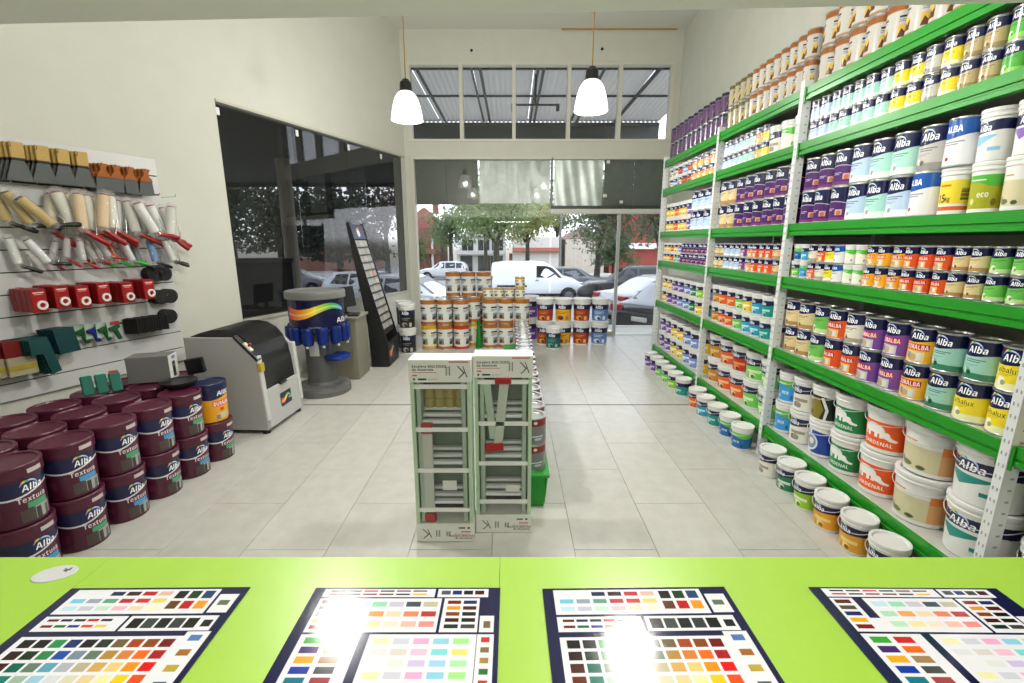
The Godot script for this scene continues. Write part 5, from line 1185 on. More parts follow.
func chart_b() -> Image:
	var i = img(704, 1000, NAVY)
	var pap = Color(0.90, 0.90, 0.93)
	rect(i, 40, 12, 420, 70, pap); rect(i, 470, 12, 190, 70, pap)
	for r in 2:
		for k in 6: rect(i, 66 + k * 62, 24 + r * 28, 52, 12, [Color(0.10, 0.10, 0.16), Color(0.16, 0.12, 0.14), Color(0.75, 0.14, 0.14), Color(0.14, 0.14, 0.16), Color(0.52, 0.12, 0.12), Color(0.40, 0.2, 0.14)][(k + r * 2) % 6] if not (r == 1 and k == 5) else Color(0.92, 0.70, 0.25))
	for k in 4: rect(i, 484 + k * 42, 26, 34, 34, [Color(0.30, 0.33, 0.38), Color(0.06, 0.16, 0.42), Color(0.05, 0.08, 0.10), Color(0.26, 0.05, 0.10)][k])
	rect(i, 40, 92, 84, 258, pap); rect(i, 160, 92, 330, 258, pap); rect(i, 500, 92, 130, 258, pap); rect(i, 636, 230, 50, 120, pap)
	rect(i, 112, 250, 50, 100, pap)
	for r in 5: rect(i, 52, 106 + r * 48, 56, 30, [Color(0.36, 0.14, 0.10), Color(0.30, 0.30, 0.22), Color(0.08, 0.12, 0.42), Color(0.93, 0.65, 0.12), Color(0.52, 0.05, 0.08)][r])
	for r in 3:
		for k in 5: rect(i, 178 + k * 62, 120 + r * 76, 52, 40, [[Color(0.72, 0.86, 0.92), Color(0.60, 0.83, 0.72), Color(0.78, 0.76, 0.82), Color(0.26, 0.30, 0.36), Color(0.74, 0.72, 0.64)], [Color(0.66, 0.84, 0.74), Color(0.93, 0.62, 0.36), Color(0.94, 0.82, 0.70), Color(0.90, 0.52, 0.38), Color(0.72, 0.22, 0.22)], [Color(0.70, 0.88, 0.74), Color(0.95, 0.86, 0.66), Color(0.94, 0.86, 0.80), Color(0.93, 0.72, 0.68), Color(0.92, 0.55, 0.56)]][r][k])
	for r in 5:
		for k in 2: rect(i, 514 + k * 58, 110 + r * 46, 48, 28, [[Color(0.52, 0.05, 0.08), Color(0.06, 0.16, 0.42)], [Color(0.88, 0.56, 0.05), Color(0.30, 0.10, 0.08)], [Color(0.50, 0.22, 0.06), Color(0.10, 0.05, 0.06)], [Color(0.26, 0.05, 0.06), Color(0.06, 0.07, 0.07)], [Color(0.03, 0.18, 0.15), Color(0.24, 0.25, 0.26)]][r][k])
	rect(i, 650, 270, 24, 50, Color(0.45, 0.36, 0.26))
	rect(i, 40, 364, 200, 636, pap); rect(i, 270, 364, 360, 636, pap); rect(i, 632, 364, 56, 636, pap)
	for r in 10:
		for k in 2: rect(i, 60 + k * 78, 384 + r * 62, 60, 42, [[Color(0.22, 0.62, 0.22), Color(0.78, 0.10, 0.16)], [Color(0.26, 0.12, 0.42), Color(0.93, 0.38, 0.08)], [Color(0.94, 0.64, 0.08), Color(0.62, 0.48, 0.32)], [Color(0.08, 0.20, 0.62), Color(0.26, 0.28, 0.30)], [Color(0.10, 0.45, 0.52), Color(0.60, 0.20, 0.24)]][r % 5][k])
		for k in 5: rect(i, 290 + k * 66, 392 + r * 70, 52, 38, [[Color(0.92, 0.90, 0.70), Color(0.80, 0.80, 0.86), Color(0.94, 0.66, 0.82), Color(0.55, 0.80, 0.90), Color(0.62, 0.90, 0.52)], [Color(0.86, 0.86, 0.88), Color(0.84, 0.82, 0.80), Color(0.94, 0.74, 0.84), Color(0.50, 0.83, 0.86), Color(0.94, 0.86, 0.46)], [Color(0.90, 0.90, 0.92), Color(0.86, 0.88, 0.86), Color(0.80, 0.74, 0.90), Color(0.62, 0.80, 0.94), Color(0.66, 0.92, 0.66)]][r % 3][k])
	for k in 8: rect(i, 646, 384 + k * 66, 28, 34, [Color(0.75, 0.2, 0.18), Color(0.5, 0.4, 0.25), Color(0.62, 0.5, 0.25), Color(0.15, 0.42, 0.22)][k % 4])
	return i

func build_counter():
	var lime = noise_mat(Color(0.62, 0.79, 0.26), Color(0.64, 0.805, 0.275), 0.02, 1.0, 0.33)
	var o = thing("counter", "lime green laminate service counter", "counter", P(0, 0, 0.4))
	var cuts = [-1.9, -0.752, -0.022, 1.62]
	for k in 3: part("top_panel", bx(Vector3((cuts[k] + cuts[k + 1]) / 2, 1.005, 0.0), Vector3(cuts[k + 1] - cuts[k] - 0.0009, 0.03, 0.70)), lime, o)
	for k in 3: part("front_edge", bx(Vector3((cuts[k] + cuts[k + 1]) / 2, 1.0045, -0.351), Vector3(cuts[k + 1] - cuts[k] - 0.0012, 0.030, 0.003), 0.001), mat(Color(0.78, 0.88, 0.50), 0.35), o)
	part("front_panel", bx(Vector3(-0.14, 0.495, -0.30), Vector3(3.40, 0.99, 0.02)), mat(Color(0.80, 0.80, 0.78), 0.5), o)
	for x in [-1.84, -0.7, 0.5, 1.56]: part("support", bx(Vector3(x, 0.495, 0.0), Vector3(0.02, 0.99, 0.58)), mat(Color(0.80, 0.80, 0.78), 0.5), o)
	var ta = tex(chart_a()); var tb = tex(chart_b())
	var names = ["colour card with many dark chips lying nearest the maroon buckets", "colour card with pastel chips lying left of the counter seam", "colour card with dark and red chips just right of counter seam", "colour card with pastel chips lying nearest the green racks"]
	for k in 4:
		var x = [-0.597, -0.177, 0.209, 0.664][k]; var w = [0.302, 0.314, 0.311, 0.317][k]
		var c = thing("colour_card", names[k], "colour card", P(x, 1.0205, 0.541), [0.01, 0.0, 0.015, -0.01][k], "colour cards on the counter")
		part("sheet", bx(Vector3(0, 0.001, 0), Vector3(w, 0.002, 0.26)), mat(NAVY, 0.15), c)
		var q = MB.new(); q.quad(Vector3(-w / 2, 0.0022, 0.13), Vector3(w / 2, 0.0022, 0.13), Vector3(w / 2, 0.0022, -0.13), Vector3(-w / 2, 0.0022, -0.13), Vector3.UP)
		part("print", q, tmat(ta if k % 2 == 0 else tb, 0.10), c)
	var st = MB.new(); st.lathe([[0.0, 0.0012], [0.033, 0.0012], [0.034, 0.0]], 28, Vector3.ZERO, Basis.from_scale(Vector3(1, 1, 0.62)))
	var s = thing("oval_sticker", "white oval sticker near the far counter edge", "sticker", P(-0.815, 1.0203, 0.707), 0.25)
	part("paper", st, mat(Color(0.80, 0.80, 0.82), 0.35), s)
	var lq = MB.new()
	for k in 3: lq.box(Vector3(0.012 + 0.004 * k, 0.0014, -0.006 + 0.003 * (k % 2)), Vector3(0.003, 0.0004, 0.007))
	part("scribble", lq, mat(Color(0.15, 0.16, 0.25), 0.5), s)

# ---------------------------------------------------------------- the street
func ground(d) -> float: return -0.65 - 0.035 * (d - 8.0)

func build_street():
	var asphalt = noise_mat(Color(0.50, 0.50, 0.49), Color(0.58, 0.58, 0.565), 0.03, 0.4, 0.85)
	var pave = noise_mat(Color(0.60, 0.59, 0.56), Color(0.68, 0.67, 0.64), 0.03, 0.6, 0.8)
	var st = struct("street", "grey asphalt street sloping away from the shop", "street")
	var m = MB.new(); m.face([P(-70, ground(9.6), 9.6), P(60, ground(9.6), 9.6), P(60, ground(90), 90), P(-70, ground(90), 90)], Vector3(0, -50, -30)); 
	m.face([P(-70, ground(9.6), 9.6), P(60, ground(9.6), 9.6), P(60, -4, 9.6), P(-70, -4, 9.6)], Vector3(0, 0, -30))
	part("roadway", m, asphalt, st)
	var sw = struct("sidewalk", "pale concrete pavement outside the shop window", "sidewalk")
	part("paving", span(-30, 20, -0.8, -0.20, FRONT + 0.2, 9.6), pave, sw)
	part("paving", span(-30, -4.2, -0.7, -0.201, 0.0, FRONT + 0.2), pave, sw)
	part("paving", span(-4.2, -1.9, -0.7, -0.202, 6.6, FRONT + 0.2), pave, sw)
	part("kerb", span(-30, 20, -0.85, -0.18, 9.6, 9.75, 0.01), mat(Color(0.66, 0.65, 0.62), 0.8), sw)
	var isl = struct("sidewalk_001", "planted kerb strip on the far side of the street", "sidewalk")
	var k = MB.new(); k.face([P(-60, ground(44) + 0.16, 44), P(50, ground(44) + 0.16, 44), P(50, ground(54) + 0.2, 54), P(-60, ground(54) + 0.2, 54)], Vector3(0, -50, -30)); k.face([P(-60, ground(44) + 0.16, 44), P(50, ground(44) + 0.16, 44), P(50, ground(44) - 0.1, 44), P(-60, ground(44) - 0.1, 44)], Vector3(0, 0, -60)); part("paving", k, pave, isl)
	var grass = MB.new(); grass.face([P(-2.0, ground(22.8) + 0.03, 22.8), P(3.0, ground(22.8) + 0.03, 22.8), P(3.0, ground(25) + 0.03, 25), P(-2.0, ground(25) + 0.03, 25)], Vector3(0, -50, -20)); solo("verge", grass, noise_mat(Color(0.42, 0.42, 0.22), Color(0.58, 0.54, 0.36), 0.05, 0.8, 0.9), "strip of dry grass between the parked cars", "grass", Vector3.ZERO, 0, "", "stuff")
	build_canopy()
	build_houses()
	build_trees()
	build_cars()

func build_canopy():
	# corrugated translucent roof outside the transom
	var o = thing("canopy", "translucent corrugated canopy on dark steel frame outside the transom", "canopy", P(0.4, 4.6, 10.2))
	var sheet = StandardMaterial3D.new(); sheet.albedo_color = Color(0.72, 0.71, 0.68); sheet.roughness = 0.6; sheet.backlight_enabled = true; sheet.backlight = Color(0.40, 0.39, 0.375)
	var steel = mat(Color(0.075, 0.085, 0.09), 0.5)
	for s in 6:
		var rows = []
		for a in 2:
			var l = []
			for b in 41:
				l.append(Vector3(-3.3 + s * 1.1 + 1.09 * b / 40.0, 0.015 * cos(b * PI / 2.0) - 0.10 * a + 0.03, 2.15 - 4.4 * a))
			rows.append(l)
		var m = MB.new(); m.grid(rows); part("roof_sheet", m, sheet, o)
	for x in [-2.05, -1.1, -0.95, 0.05, 0.15, 1.05, 1.2, 2.15]: part("rafter", bx(Vector3(x, -0.10, 0), Vector3(0.045 if int(abs(x) * 100) % 2 else 0.03, 0.06, 4.4)), steel, o)
	for z in [2.0, 1.35, -0.2, -2.1]: part("purlin", bx(Vector3(0, -0.05, z), Vector3(6.6, 0.035, 0.04)), steel, o)
	part("fascia", bx(Vector3(0, -0.42, -2.2), Vector3(6.6, 0.55, 0.04), 0.004), mat(Color(0.14, 0.165, 0.165), 0.5), o)
	part("fascia_rail", bx(Vector3(0, -0.14, -2.17), Vector3(6.6, 0.08, 0.06)), steel, o)
	var lb = thing("floodlight_bar", "dark bar with two small floodlights under the canopy", "floodlight", P(0.42, 3.98, 8.9))
	part("bar", bx(Vector3(0, 0, 0), Vector3(0.86, 0.03, 0.03)), steel, lb); part("hanger", bx(Vector3(0, 0.25, 0), Vector3(0.035, 0.49, 0.035)), steel, lb)
	for s in [-1, 1]: part("lamp_head", bx(Vector3(s * 0.40, -0.06, 0), Vector3(0.06, 0.09, 0.06), 0.008), steel, lb)
	# dark porch roof outside the slanted window, its column and a steel cabinet
	var p = thing("porch_roof", "dark flat porch roof outside the slanted window", "porch roof", P(-6.6, 2.98, 8.0))
	var sp = MB.new(); var sq = []
	for q in [[-4.9, 0.5], [-1.95, 7.95], [-1.95, 11.7], [-12.0, 11.7], [-12.0, 0.5]]: sq.append(Vector2(q[0] + 6.6, -q[1] + 8.0))
	sp.prism(sq, -0.0, -0.2, Basis(Vector3.RIGHT, Vector3(0, 0, 1), Vector3.DOWN)); part("slab", sp, mat(Color(0.055, 0.055, 0.055), 0.7), p)
	part("edge_board", bx(Vector3(-0.375, 0.06, -3.73), Vector3(10.05, 0.30, 0.05)), mat(Color(0.10, 0.10, 0.10), 0.6), p)
	var c = MB.new(); c.lathe([[0.13, 3.18], [0.12, 2.9], [0.12, 0.1], [0.15, 0.08], [0.15, 0.0]], 20); solo("porch_column", c, mat(Color(0.72, 0.69, 0.63), 0.7), "round beige column holding the porch roof", "column", P(-3.95, -0.2, 8.35))
	var b = thing("utility_cabinet", "dark grey steel cabinet standing outside the slanted window", "cabinet", P(-3.72, -0.20, 6.75), 0.36)
	part("body", bx(Vector3(0, 0.75, 0), Vector3(0.95, 1.5, 0.4), 0.01), mat(Color(0.16, 0.165, 0.165), 0.5), b); part("top", bx(Vector3(0, 1.53, 0), Vector3(1.0, 0.05, 0.46), 0.008), mat(Color(0.30, 0.31, 0.31), 0.5), b)
	for s in [-1, 1]: part("door", bx(Vector3(s * 0.235, 0.75, 0.205), Vector3(0.455, 1.40, 0.014), 0.003), mat(Color(0.19, 0.195, 0.195), 0.5), b)

func facade(o, w, h, depth, col, y0 := 0.0, called := "wall"):
	return part(called, bx(Vector3(0, y0 + h / 2, -depth / 2), Vector3(w, h, depth)), mat(col, 0.85), o)

func win(o, x, y, w, h, col := Color(0.12, 0.13, 0.14), fr := Color(0.80, 0.80, 0.78)):
	var f = part("window", bx(Vector3(x, y, 0.03), Vector3(w + 0.16, h + 0.16, 0.08)), mat(fr, 0.6), o)
	part("pane", bx(Vector3(x, y, 0.075), Vector3(w, h, 0.02)), mat(col, 0.1), f)
	part("glazing_bar", bx(Vector3(x, y, 0.09), Vector3(0.06, h, 0.02)), mat(fr, 0.6), f)

func gable(o, w, h, y, depth, col, over := 0.4):
	var m = MB.new(); m.prism([Vector2(-w / 2 - over, y), Vector2(w / 2 + over, y), Vector2(0, y + h)], over, -depth); return part("roof", m, mat(col, 0.8), o)

func hip(o, w, h, y, depth, col, over := 0.4, x0 := 0.0):
	var a = w / 2 + over; var z0 = over; var z1 = -depth - over; var m = MB.new(); var zc = (z0 + z1) / 2; var rl = max(0.2, a - (z0 - z1) / 2)
	var A = Vector3(x0 - a, y, z0); var B = Vector3(x0 + a, y, z0); var C = Vector3(x0 + a, y, z1); var D = Vector3(x0 - a, y, z1); var E = Vector3(x0 - rl, y + h, zc); var F = Vector3(x0 + rl, y + h, zc); var ins = Vector3(x0, y + h * 0.2, zc)
	m.face([A, B, F, E], ins); m.face([B, C, F], ins); m.face([C, D, E, F], ins); m.face([D, A, E], ins); m.face([A, B, C, D], Vector3(x0, y + 9, zc))
	return part("roof", m, mat(col, 0.85), o)

func build_houses():
	var d = 58.0; var g = ground(d)
	# px -> metres at this distance: about 0.127 a pixel
	var h1 = thing("house", "brick house with red tiled roof and white gable beyond the street", "house", P(-11.4, g, d))
	facade(h1, 5.0, 5.6, 7, Color(0.44, 0.30, 0.25)); hip(h1, 5.0, 2.6, 5.6, 7, Color(0.42, 0.20, 0.15))
	var gb = MB.new(); gb.prism([Vector2(2.0, 5.4), Vector2(4.6, 5.4), Vector2(3.2, 7.4)], 0.3, -4); part("gable", gb, mat(Color(0.82, 0.82, 0.80), 0.8), h1)
	part("chimney", bx(Vector3(1.6, 8.2, -3), Vector3(0.7, 1.6, 0.7)), mat(Color(0.45, 0.26, 0.20), 0.9), h1)
	win(h1, -0.3, 4.0, 1.3, 1.4, Color(0.08, 0.06, 0.06)); win(h1, -0.2, 1.5, 1.6, 1.8, Color(0.08, 0.06, 0.06))
	part("balcony", bx(Vector3(0, 2.75, 0.5), Vector3(4.0, 0.6, 1.0)), mat(Color(0.55, 0.36, 0.28), 0.8), h1)
	part("porch_post", bx(Vector3(1.6, 2.4, 0.6), Vector3(0.25, 4.8, 0.25)), mat(Color(0.80, 0.80, 0.78), 0.7), h1)
	var h2 = thing("house", "white two storey shop house with long canopy and oval sign", "house", P(-3.9, g, d))
	facade(h2, 6.0, 4.6, 8, Color(0.83, 0.82, 0.80)); hip(h2, 6.0, 0.9, 4.6, 8, Color(0.62, 0.56, 0.52))
	for x in [-1.6, 0.4, 2.1]: win(h2, x, 3.5, 1.4, 1.3, Color(0.16, 0.17, 0.18))
	part("awning", bx(Vector3(0, 2.6, 0.8), Vector3(6.0, 0.35, 1.6)), mat(Color(0.78, 0.76, 0.74), 0.7), h2)
	for x in [-1.8, 0.4, 2.0]: part("shop_window", bx(Vector3(x, 1.2, 0.06), Vector3(1.5, 2.0, 0.1)), mat(Color(0.20, 0.21, 0.21), 0.3), h2)
	var ov = MB.new(); ov.lathe([[0.0, 0.06], [0.62, 0.06], [0.62, -0.06], [0.0, -0.06]], 24, Vector3(-2.7, 3.9, 1.0), Basis(Vector3.RIGHT, PI / 2) * Basis.from_scale(Vector3(0.85, 1, 1.5))); part("oval_sign", ov, mat(Color(0.90, 0.90, 0.90), 0.5), h2)
	var h3 = thing("house", "low house with red garage door and tiled eave beyond the van", "house", P(3.05, g, d))
	facade(h3, 6.0, 4.5, 7, Color(0.80, 0.78, 0.75)); part("garage_door", bx(Vector3(-1.6, 1.25, 0.05), Vector3(3.6, 2.5, 0.12)), mat(Color(0.45, 0.15, 0.10), 0.6), h3)
	for k in 5: part("garage_slat", bx(Vector3(-1.6, 0.25 + 0.5 * k, 0.13), Vector3(3.5, 0.42, 0.05), 0.01), mat(Color(0.50, 0.17, 0.11), 0.6), h3)
	var ev = MB.new(); ev.prism([Vector2(0, 0), Vector2(1.2, -0.7), Vector2(1.2, -0.85), Vector2(0, -0.25)], -3.0, 3.0, Basis(Vector3(0, 0, 1), Vector3.UP, Vector3(-1, 0, 0)), Vector3(0, 3.5, 0)); part("eave", ev, mat(Color(0.55, 0.30, 0.24), 0.85), h3)
	for x in [-2.0, 0.2, 2.1]: win(h3, x, 3.95, 1.1, 0.7, Color(0.3, 0.2, 0.18))
	part("yellow_gate", bx(Vector3(1.9, 1.3, 0.06), Vector3(1.4, 2.6, 0.12)), mat(Color(0.66, 0.56, 0.30), 0.7), h3)
	var h4 = thing("house", "pale low building with dark eaves behind the leafy trees", "house", P(9.0, g, d))
	facade(h4, 4.8, 4.2, 7, Color(0.74, 0.70, 0.64)); hip(h4, 4.8, 1.6, 4.2, 7, Color(0.45, 0.38, 0.34))
	for x in [-1.5, 0.5]: win(h4, x, 2.2, 1.3, 1.5, Color(0.15, 0.15, 0.14))
	var h5 = thing("building", "brick red corner building with white bands and shop below", "building", P(16.6, g, d))
	facade(h5, 9.0, 10.5, 9, Color(0.56, 0.24, 0.20)); part("band", bx(Vector3(0, 9.0, 0.1), Vector3(9.1, 0.9, 0.3)), mat(Color(0.83, 0.80, 0.77), 0.7), h5); part("band", bx(Vector3(0, 3.4, 0.5), Vector3(9.1, 0.7, 1.2)), mat(Color(0.85, 0.83, 0.80), 0.7), h5)
	part("pilaster", bx(Vector3(-3.3, 6.6, 0.1), Vector3(2.4, 5.2, 0.3)), mat(Color(0.80, 0.76, 0.73), 0.7), h5)
	for x in [-3.3, -0.5, 2.3]: win(h5, x, 6.4, 1.3, 1.6, Color(0.22, 0.20, 0.20))
	for k in 5: part("shop_window", bx(Vector3(-3.4 + 1.7 * k, 1.5, 0.06), Vector3(1.4, 2.4, 0.1)), mat([Color(0.20, 0.28, 0.36), Color(0.34, 0.40, 0.46), Color(0.55, 0.22, 0.30), Color(0.25, 0.45, 0.60), Color(0.6, 0.6, 0.62)][k], 0.2), h5)
	var h6 = thing("house", "dim terracotta house seen through the slanted window", "house", P(-27, g, 70))
	facade(h6, 11, 5, 8, Color(0.52, 0.36, 0.30)); hip(h6, 11, 2.4, 5, 8, Color(0.42, 0.22, 0.17))
	for x in [-3.6, 0.0, 3.6]: win(h6, x, 2.4, 1.8, 1.6)
	# poles
	for q in [[3.1, 30.0, 7.0, "slim grey street pole behind the white van"], [-1.9, 49.0, 5.0, "pale pole before the white shop house"]]:
		var m = MB.new(); m.tube([Vector3.ZERO, Vector3(0, q[2], 0)], 0.10, 10, 0.06); solo("street_pole", m, mat(Color(0.45, 0.44, 0.42), 0.7), q[3], "pole", P(q[0], ground(q[1]), q[1]))

func tree(x, d, h, crown_r, crown_h, col: Color, label_text, n_leaf := 1100, lean := 0.0, bare := 0.0, leafsize := 0.17):
	var o = thing("tree", label_text, "tree", P(x, ground(d), d))
	var r = RandomNumberGenerator.new(); r.seed = int(abs(x) * 100 + d * 7)
	var bark = mat(Color(0.20, 0.175, 0.15), 0.9)
	var tm = MB.new(); var top = Vector3(lean, h - crown_h * 0.45, 0)
	tm.tube([Vector3.ZERO, Vector3(lean * 0.2, h * 0.25, 0), Vector3(lean * 0.6, h * 0.45, 0.1), top], h * 0.028, 8, h * 0.012)
	part("trunk", tm, bark, o)
	var tips = []
	var br = MB.new()
	for k in 11:
		var a = TAU * k / 11.0 + r.randf_range(-0.3, 0.3)
		var s = Vector3(lean * 0.5, h * r.randf_range(0.32, 0.62), 0)
		var e = Vector3(lean + cos(a) * crown_r * r.randf_range(0.45, 0.85), h - crown_h * r.randf_range(0.12, 0.85), sin(a) * crown_r * r.randf_range(0.45, 0.85))
		var mid = s.lerp(e, 0.5) + Vector3(0, h * 0.03, 0)
		br.tube([s, mid, e], h * 0.010, 5, h * 0.003); tips.append(e); tips.append(mid)
	tips.append(top); tips.append(top + Vector3(0, crown_h * 0.3, 0))
	part("branches", br, bark, o)
	var lv = MB.new()
	for k in int(n_leaf * 1.7):
		var t = tips[r.randi() % tips.size()]
		var p = t + Vector3(r.randfn(0, 1), r.randfn(0, 0.8), r.randfn(0, 1)) * crown_r * 0.23
		if p.y < h * 0.25: continue
		var u = Vector3(r.randfn(0, 1), r.randfn(0, 1), r.randfn(0, 1)).normalized()
		var v = u.cross(Vector3(r.randfn(0, 1), r.randfn(0, 1), r.randfn(0, 1))).normalized()
		var s = leafsize * r.randf_range(0.6, 1.3)
		var nn = u.cross(v).normalized()
		lv.tri(p - u * s, p + v * s * 0.45, p + u * s, nn, nn, nn); lv.tri(p - u * s, p + u * s, p - v * s * 0.45, nn, nn, nn)
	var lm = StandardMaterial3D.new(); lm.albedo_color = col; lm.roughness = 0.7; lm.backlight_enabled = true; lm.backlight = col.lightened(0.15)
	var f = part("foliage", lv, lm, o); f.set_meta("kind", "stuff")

func build_trees():
	tree(-5.9, 45, 8.8, 2.4, 6.4, Color(0.26, 0.34, 0.18), "slender green tree before the brick house", 1500)
	tree(-11.6, 54.5, 4.6, 1.4, 3.6, Color(0.24, 0.32, 0.10), "low round bush tree under the brick house", 1300)
	tree(-1.0, 30, 8.4, 3.4, 4.6, Color(0.30, 0.38, 0.18), "tall street tree with dark trunk above the white van", 2300)
	tree(-3.0, 53, 9.6, 3.0, 6.4, Color(0.30, 0.35, 0.20), "thin far tree above the garage house", 1500)
	tree(1.4, 42, 8.6, 2.9, 6.2, Color(0.42, 0.44, 0.20), "yellowish tree behind the grey pole", 2200)
	tree(6.6, 36, 9.4, 3.1, 7.6, Color(0.27, 0.30, 0.19), "broad bare-limbed tree behind the grey hatchback", 3000, 0.6)
	tree(9.6, 44, 4.6, 2.0, 4.0, Color(0.22, 0.29, 0.15), "dense low shrub behind the dark estate car", 1900)
	tree(10.6, 33, 8.8, 2.0, 6.4, Color(0.22, 0.26, 0.16), "dark leaning tree before the brick red building", 1600, -0.6)
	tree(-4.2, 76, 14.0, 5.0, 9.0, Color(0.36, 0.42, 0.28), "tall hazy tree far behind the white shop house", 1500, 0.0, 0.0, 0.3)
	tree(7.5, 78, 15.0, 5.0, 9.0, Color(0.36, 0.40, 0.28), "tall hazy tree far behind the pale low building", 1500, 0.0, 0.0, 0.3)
	# seen through the slanted window
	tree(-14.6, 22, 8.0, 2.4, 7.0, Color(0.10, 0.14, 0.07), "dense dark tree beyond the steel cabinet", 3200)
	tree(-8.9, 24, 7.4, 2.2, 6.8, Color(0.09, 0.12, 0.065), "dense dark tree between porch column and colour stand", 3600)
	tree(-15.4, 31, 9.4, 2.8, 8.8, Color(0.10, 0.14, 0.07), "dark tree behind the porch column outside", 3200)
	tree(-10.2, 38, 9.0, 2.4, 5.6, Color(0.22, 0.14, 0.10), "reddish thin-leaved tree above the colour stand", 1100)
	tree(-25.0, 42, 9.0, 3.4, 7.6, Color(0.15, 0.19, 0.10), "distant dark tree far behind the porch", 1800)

# ---------------------------------------------------------------- cars: x forward, z across
func car(called, label_text, at: Vector3, turn: float, L: float, Wd: float, st, glassq, paint: Color, wheels, wr: float, extra := {}):
	var o = thing(called, label_text, "car" if called != "van" else "van", at, turn, "")
	var pm = StandardMaterial3D.new(); pm.albedo_color = paint; pm.roughness = 0.3; pm.metallic_specular = 0.5; pm.clearcoat_enabled = true; pm.clearcoat = 0.6; pm.clearcoat_roughness = 0.1
	# st: [x, bottom, belt, top, half width at belt, half width at top]
	var rows = []
	for s in st:
		var l = []
		var w = s[4]; var wt = s[5]
		var half = [Vector2(w * 0.86, s[1]), Vector2(w * 0.98, s[1] + 0.10), Vector2(w * 1.0, s[1] + (s[2] - s[1]) * 0.45), Vector2(w * 0.985, s[2] - 0.06), Vector2(w * 0.95, s[2]), Vector2(lerpf(w * 0.95, wt, 0.5), lerpf(s[2], s[3], 0.5)), Vector2(wt, s[3] - 0.05), Vector2(wt * 0.9, s[3] - 0.012), Vector2(wt * 0.5, s[3])]
		for q in half: l.append(Vector3(s[0], q.y, q.x))
		for k in range(half.size() - 1, -1, -1): l.append(Vector3(s[0], half[k].y, -half[k].x))
		rows.append(l)
	var m = MB.new(); m.grid(rows, true)
	m.face(rows[0], Vector3(0, 0.7, 0)); m.face(rows[-1], Vector3(0, 0.7, 0))
	part("body", m, pm, o)
	var gm = mat(Color(0.035, 0.04, 0.045), 0.08)
	for g in glassq.side:
		for s in [-1, 1]:
			var pts = []
			for q in g:
				var w = 0.0
				for k in st.size() - 1:
					if q[0] >= st[k][0] and q[0] <= st[k + 1][0]:
						var f = (q[0] - st[k][0]) / max(1e-4, st[k + 1][0] - st[k][0])
						var belt = lerpf(st[k][2], st[k + 1][2], f); var top = lerpf(st[k][3], st[k + 1][3], f); var wb = lerpf(st[k][4], st[k + 1][4], f); var wt = lerpf(st[k][5], st[k + 1][5], f)
						w = lerpf(wb * 0.95, wt, clampf((q[1] - belt) / max(0.05, top - 0.05 - belt), 0, 1))
				pts.append(Vector3(q[0], q[1], s * (w + 0.012)))
			var gmsh = MB.new(); gmsh.face(pts, Vector3(0, 0.8, 0)); part("side_window", gmsh, gm, o)
	for key in ["front", "rear"]:
		if glassq.has(key):
			var q = glassq[key]      # [x low, y low, half w low, x high, y high, half w high]
			var ww = MB.new(); ww.face([Vector3(q[0], q[1], -q[2]), Vector3(q[0], q[1], q[2]), Vector3(q[3], q[4], q[5]), Vector3(q[3], q[4], -q[5])], Vector3(0, 0.6, 0)); part("windscreen", ww, gm, o)
	for wx in wheels:
		for s in [-1, 1]:
			var z = s * (Wd / 2 - 0.10); var b = Basis(Vector3.RIGHT, s * PI / 2)
			var arch = MB.new(); arch.lathe([[0.0, 0.085], [wr * 1.16, 0.085], [wr * 1.16, -0.10]], 20, Vector3(wx, wr, z + s * 0.012), b); part("wheel_arch", arch, mat(Color(0.02, 0.02, 0.02), 0.9), o)
			var t = MB.new(); t.lathe([[wr * 0.60, 0.10], [wr * 0.72, 0.115], [wr * 0.93, 0.11], [wr, 0.07], [wr, -0.08], [wr * 0.6, -0.1]], 22, Vector3(wx, wr, z + s * 0.02), b)
			var wh = part("wheel", t, mat(Color(0.035, 0.035, 0.036), 0.8), o)
			var hb = MB.new(); hb.lathe([[0.0, 0.10], [wr * 0.16, 0.105], [wr * 0.2, 0.09], [wr * 0.5, 0.095], [wr * 0.62, 0.105], [wr * 0.62, 0.06]], 16, Vector3(wx, wr, z + s * 0.02), b); part("hub", hb, mat(Color(0.52, 0.53, 0.54), 0.35, 0.6), wh)
	for q in extra.get("boxes", []): part(q[0], bx(q[1], q[2], 0.02), mat(q[3], 0.3), o)
	return o

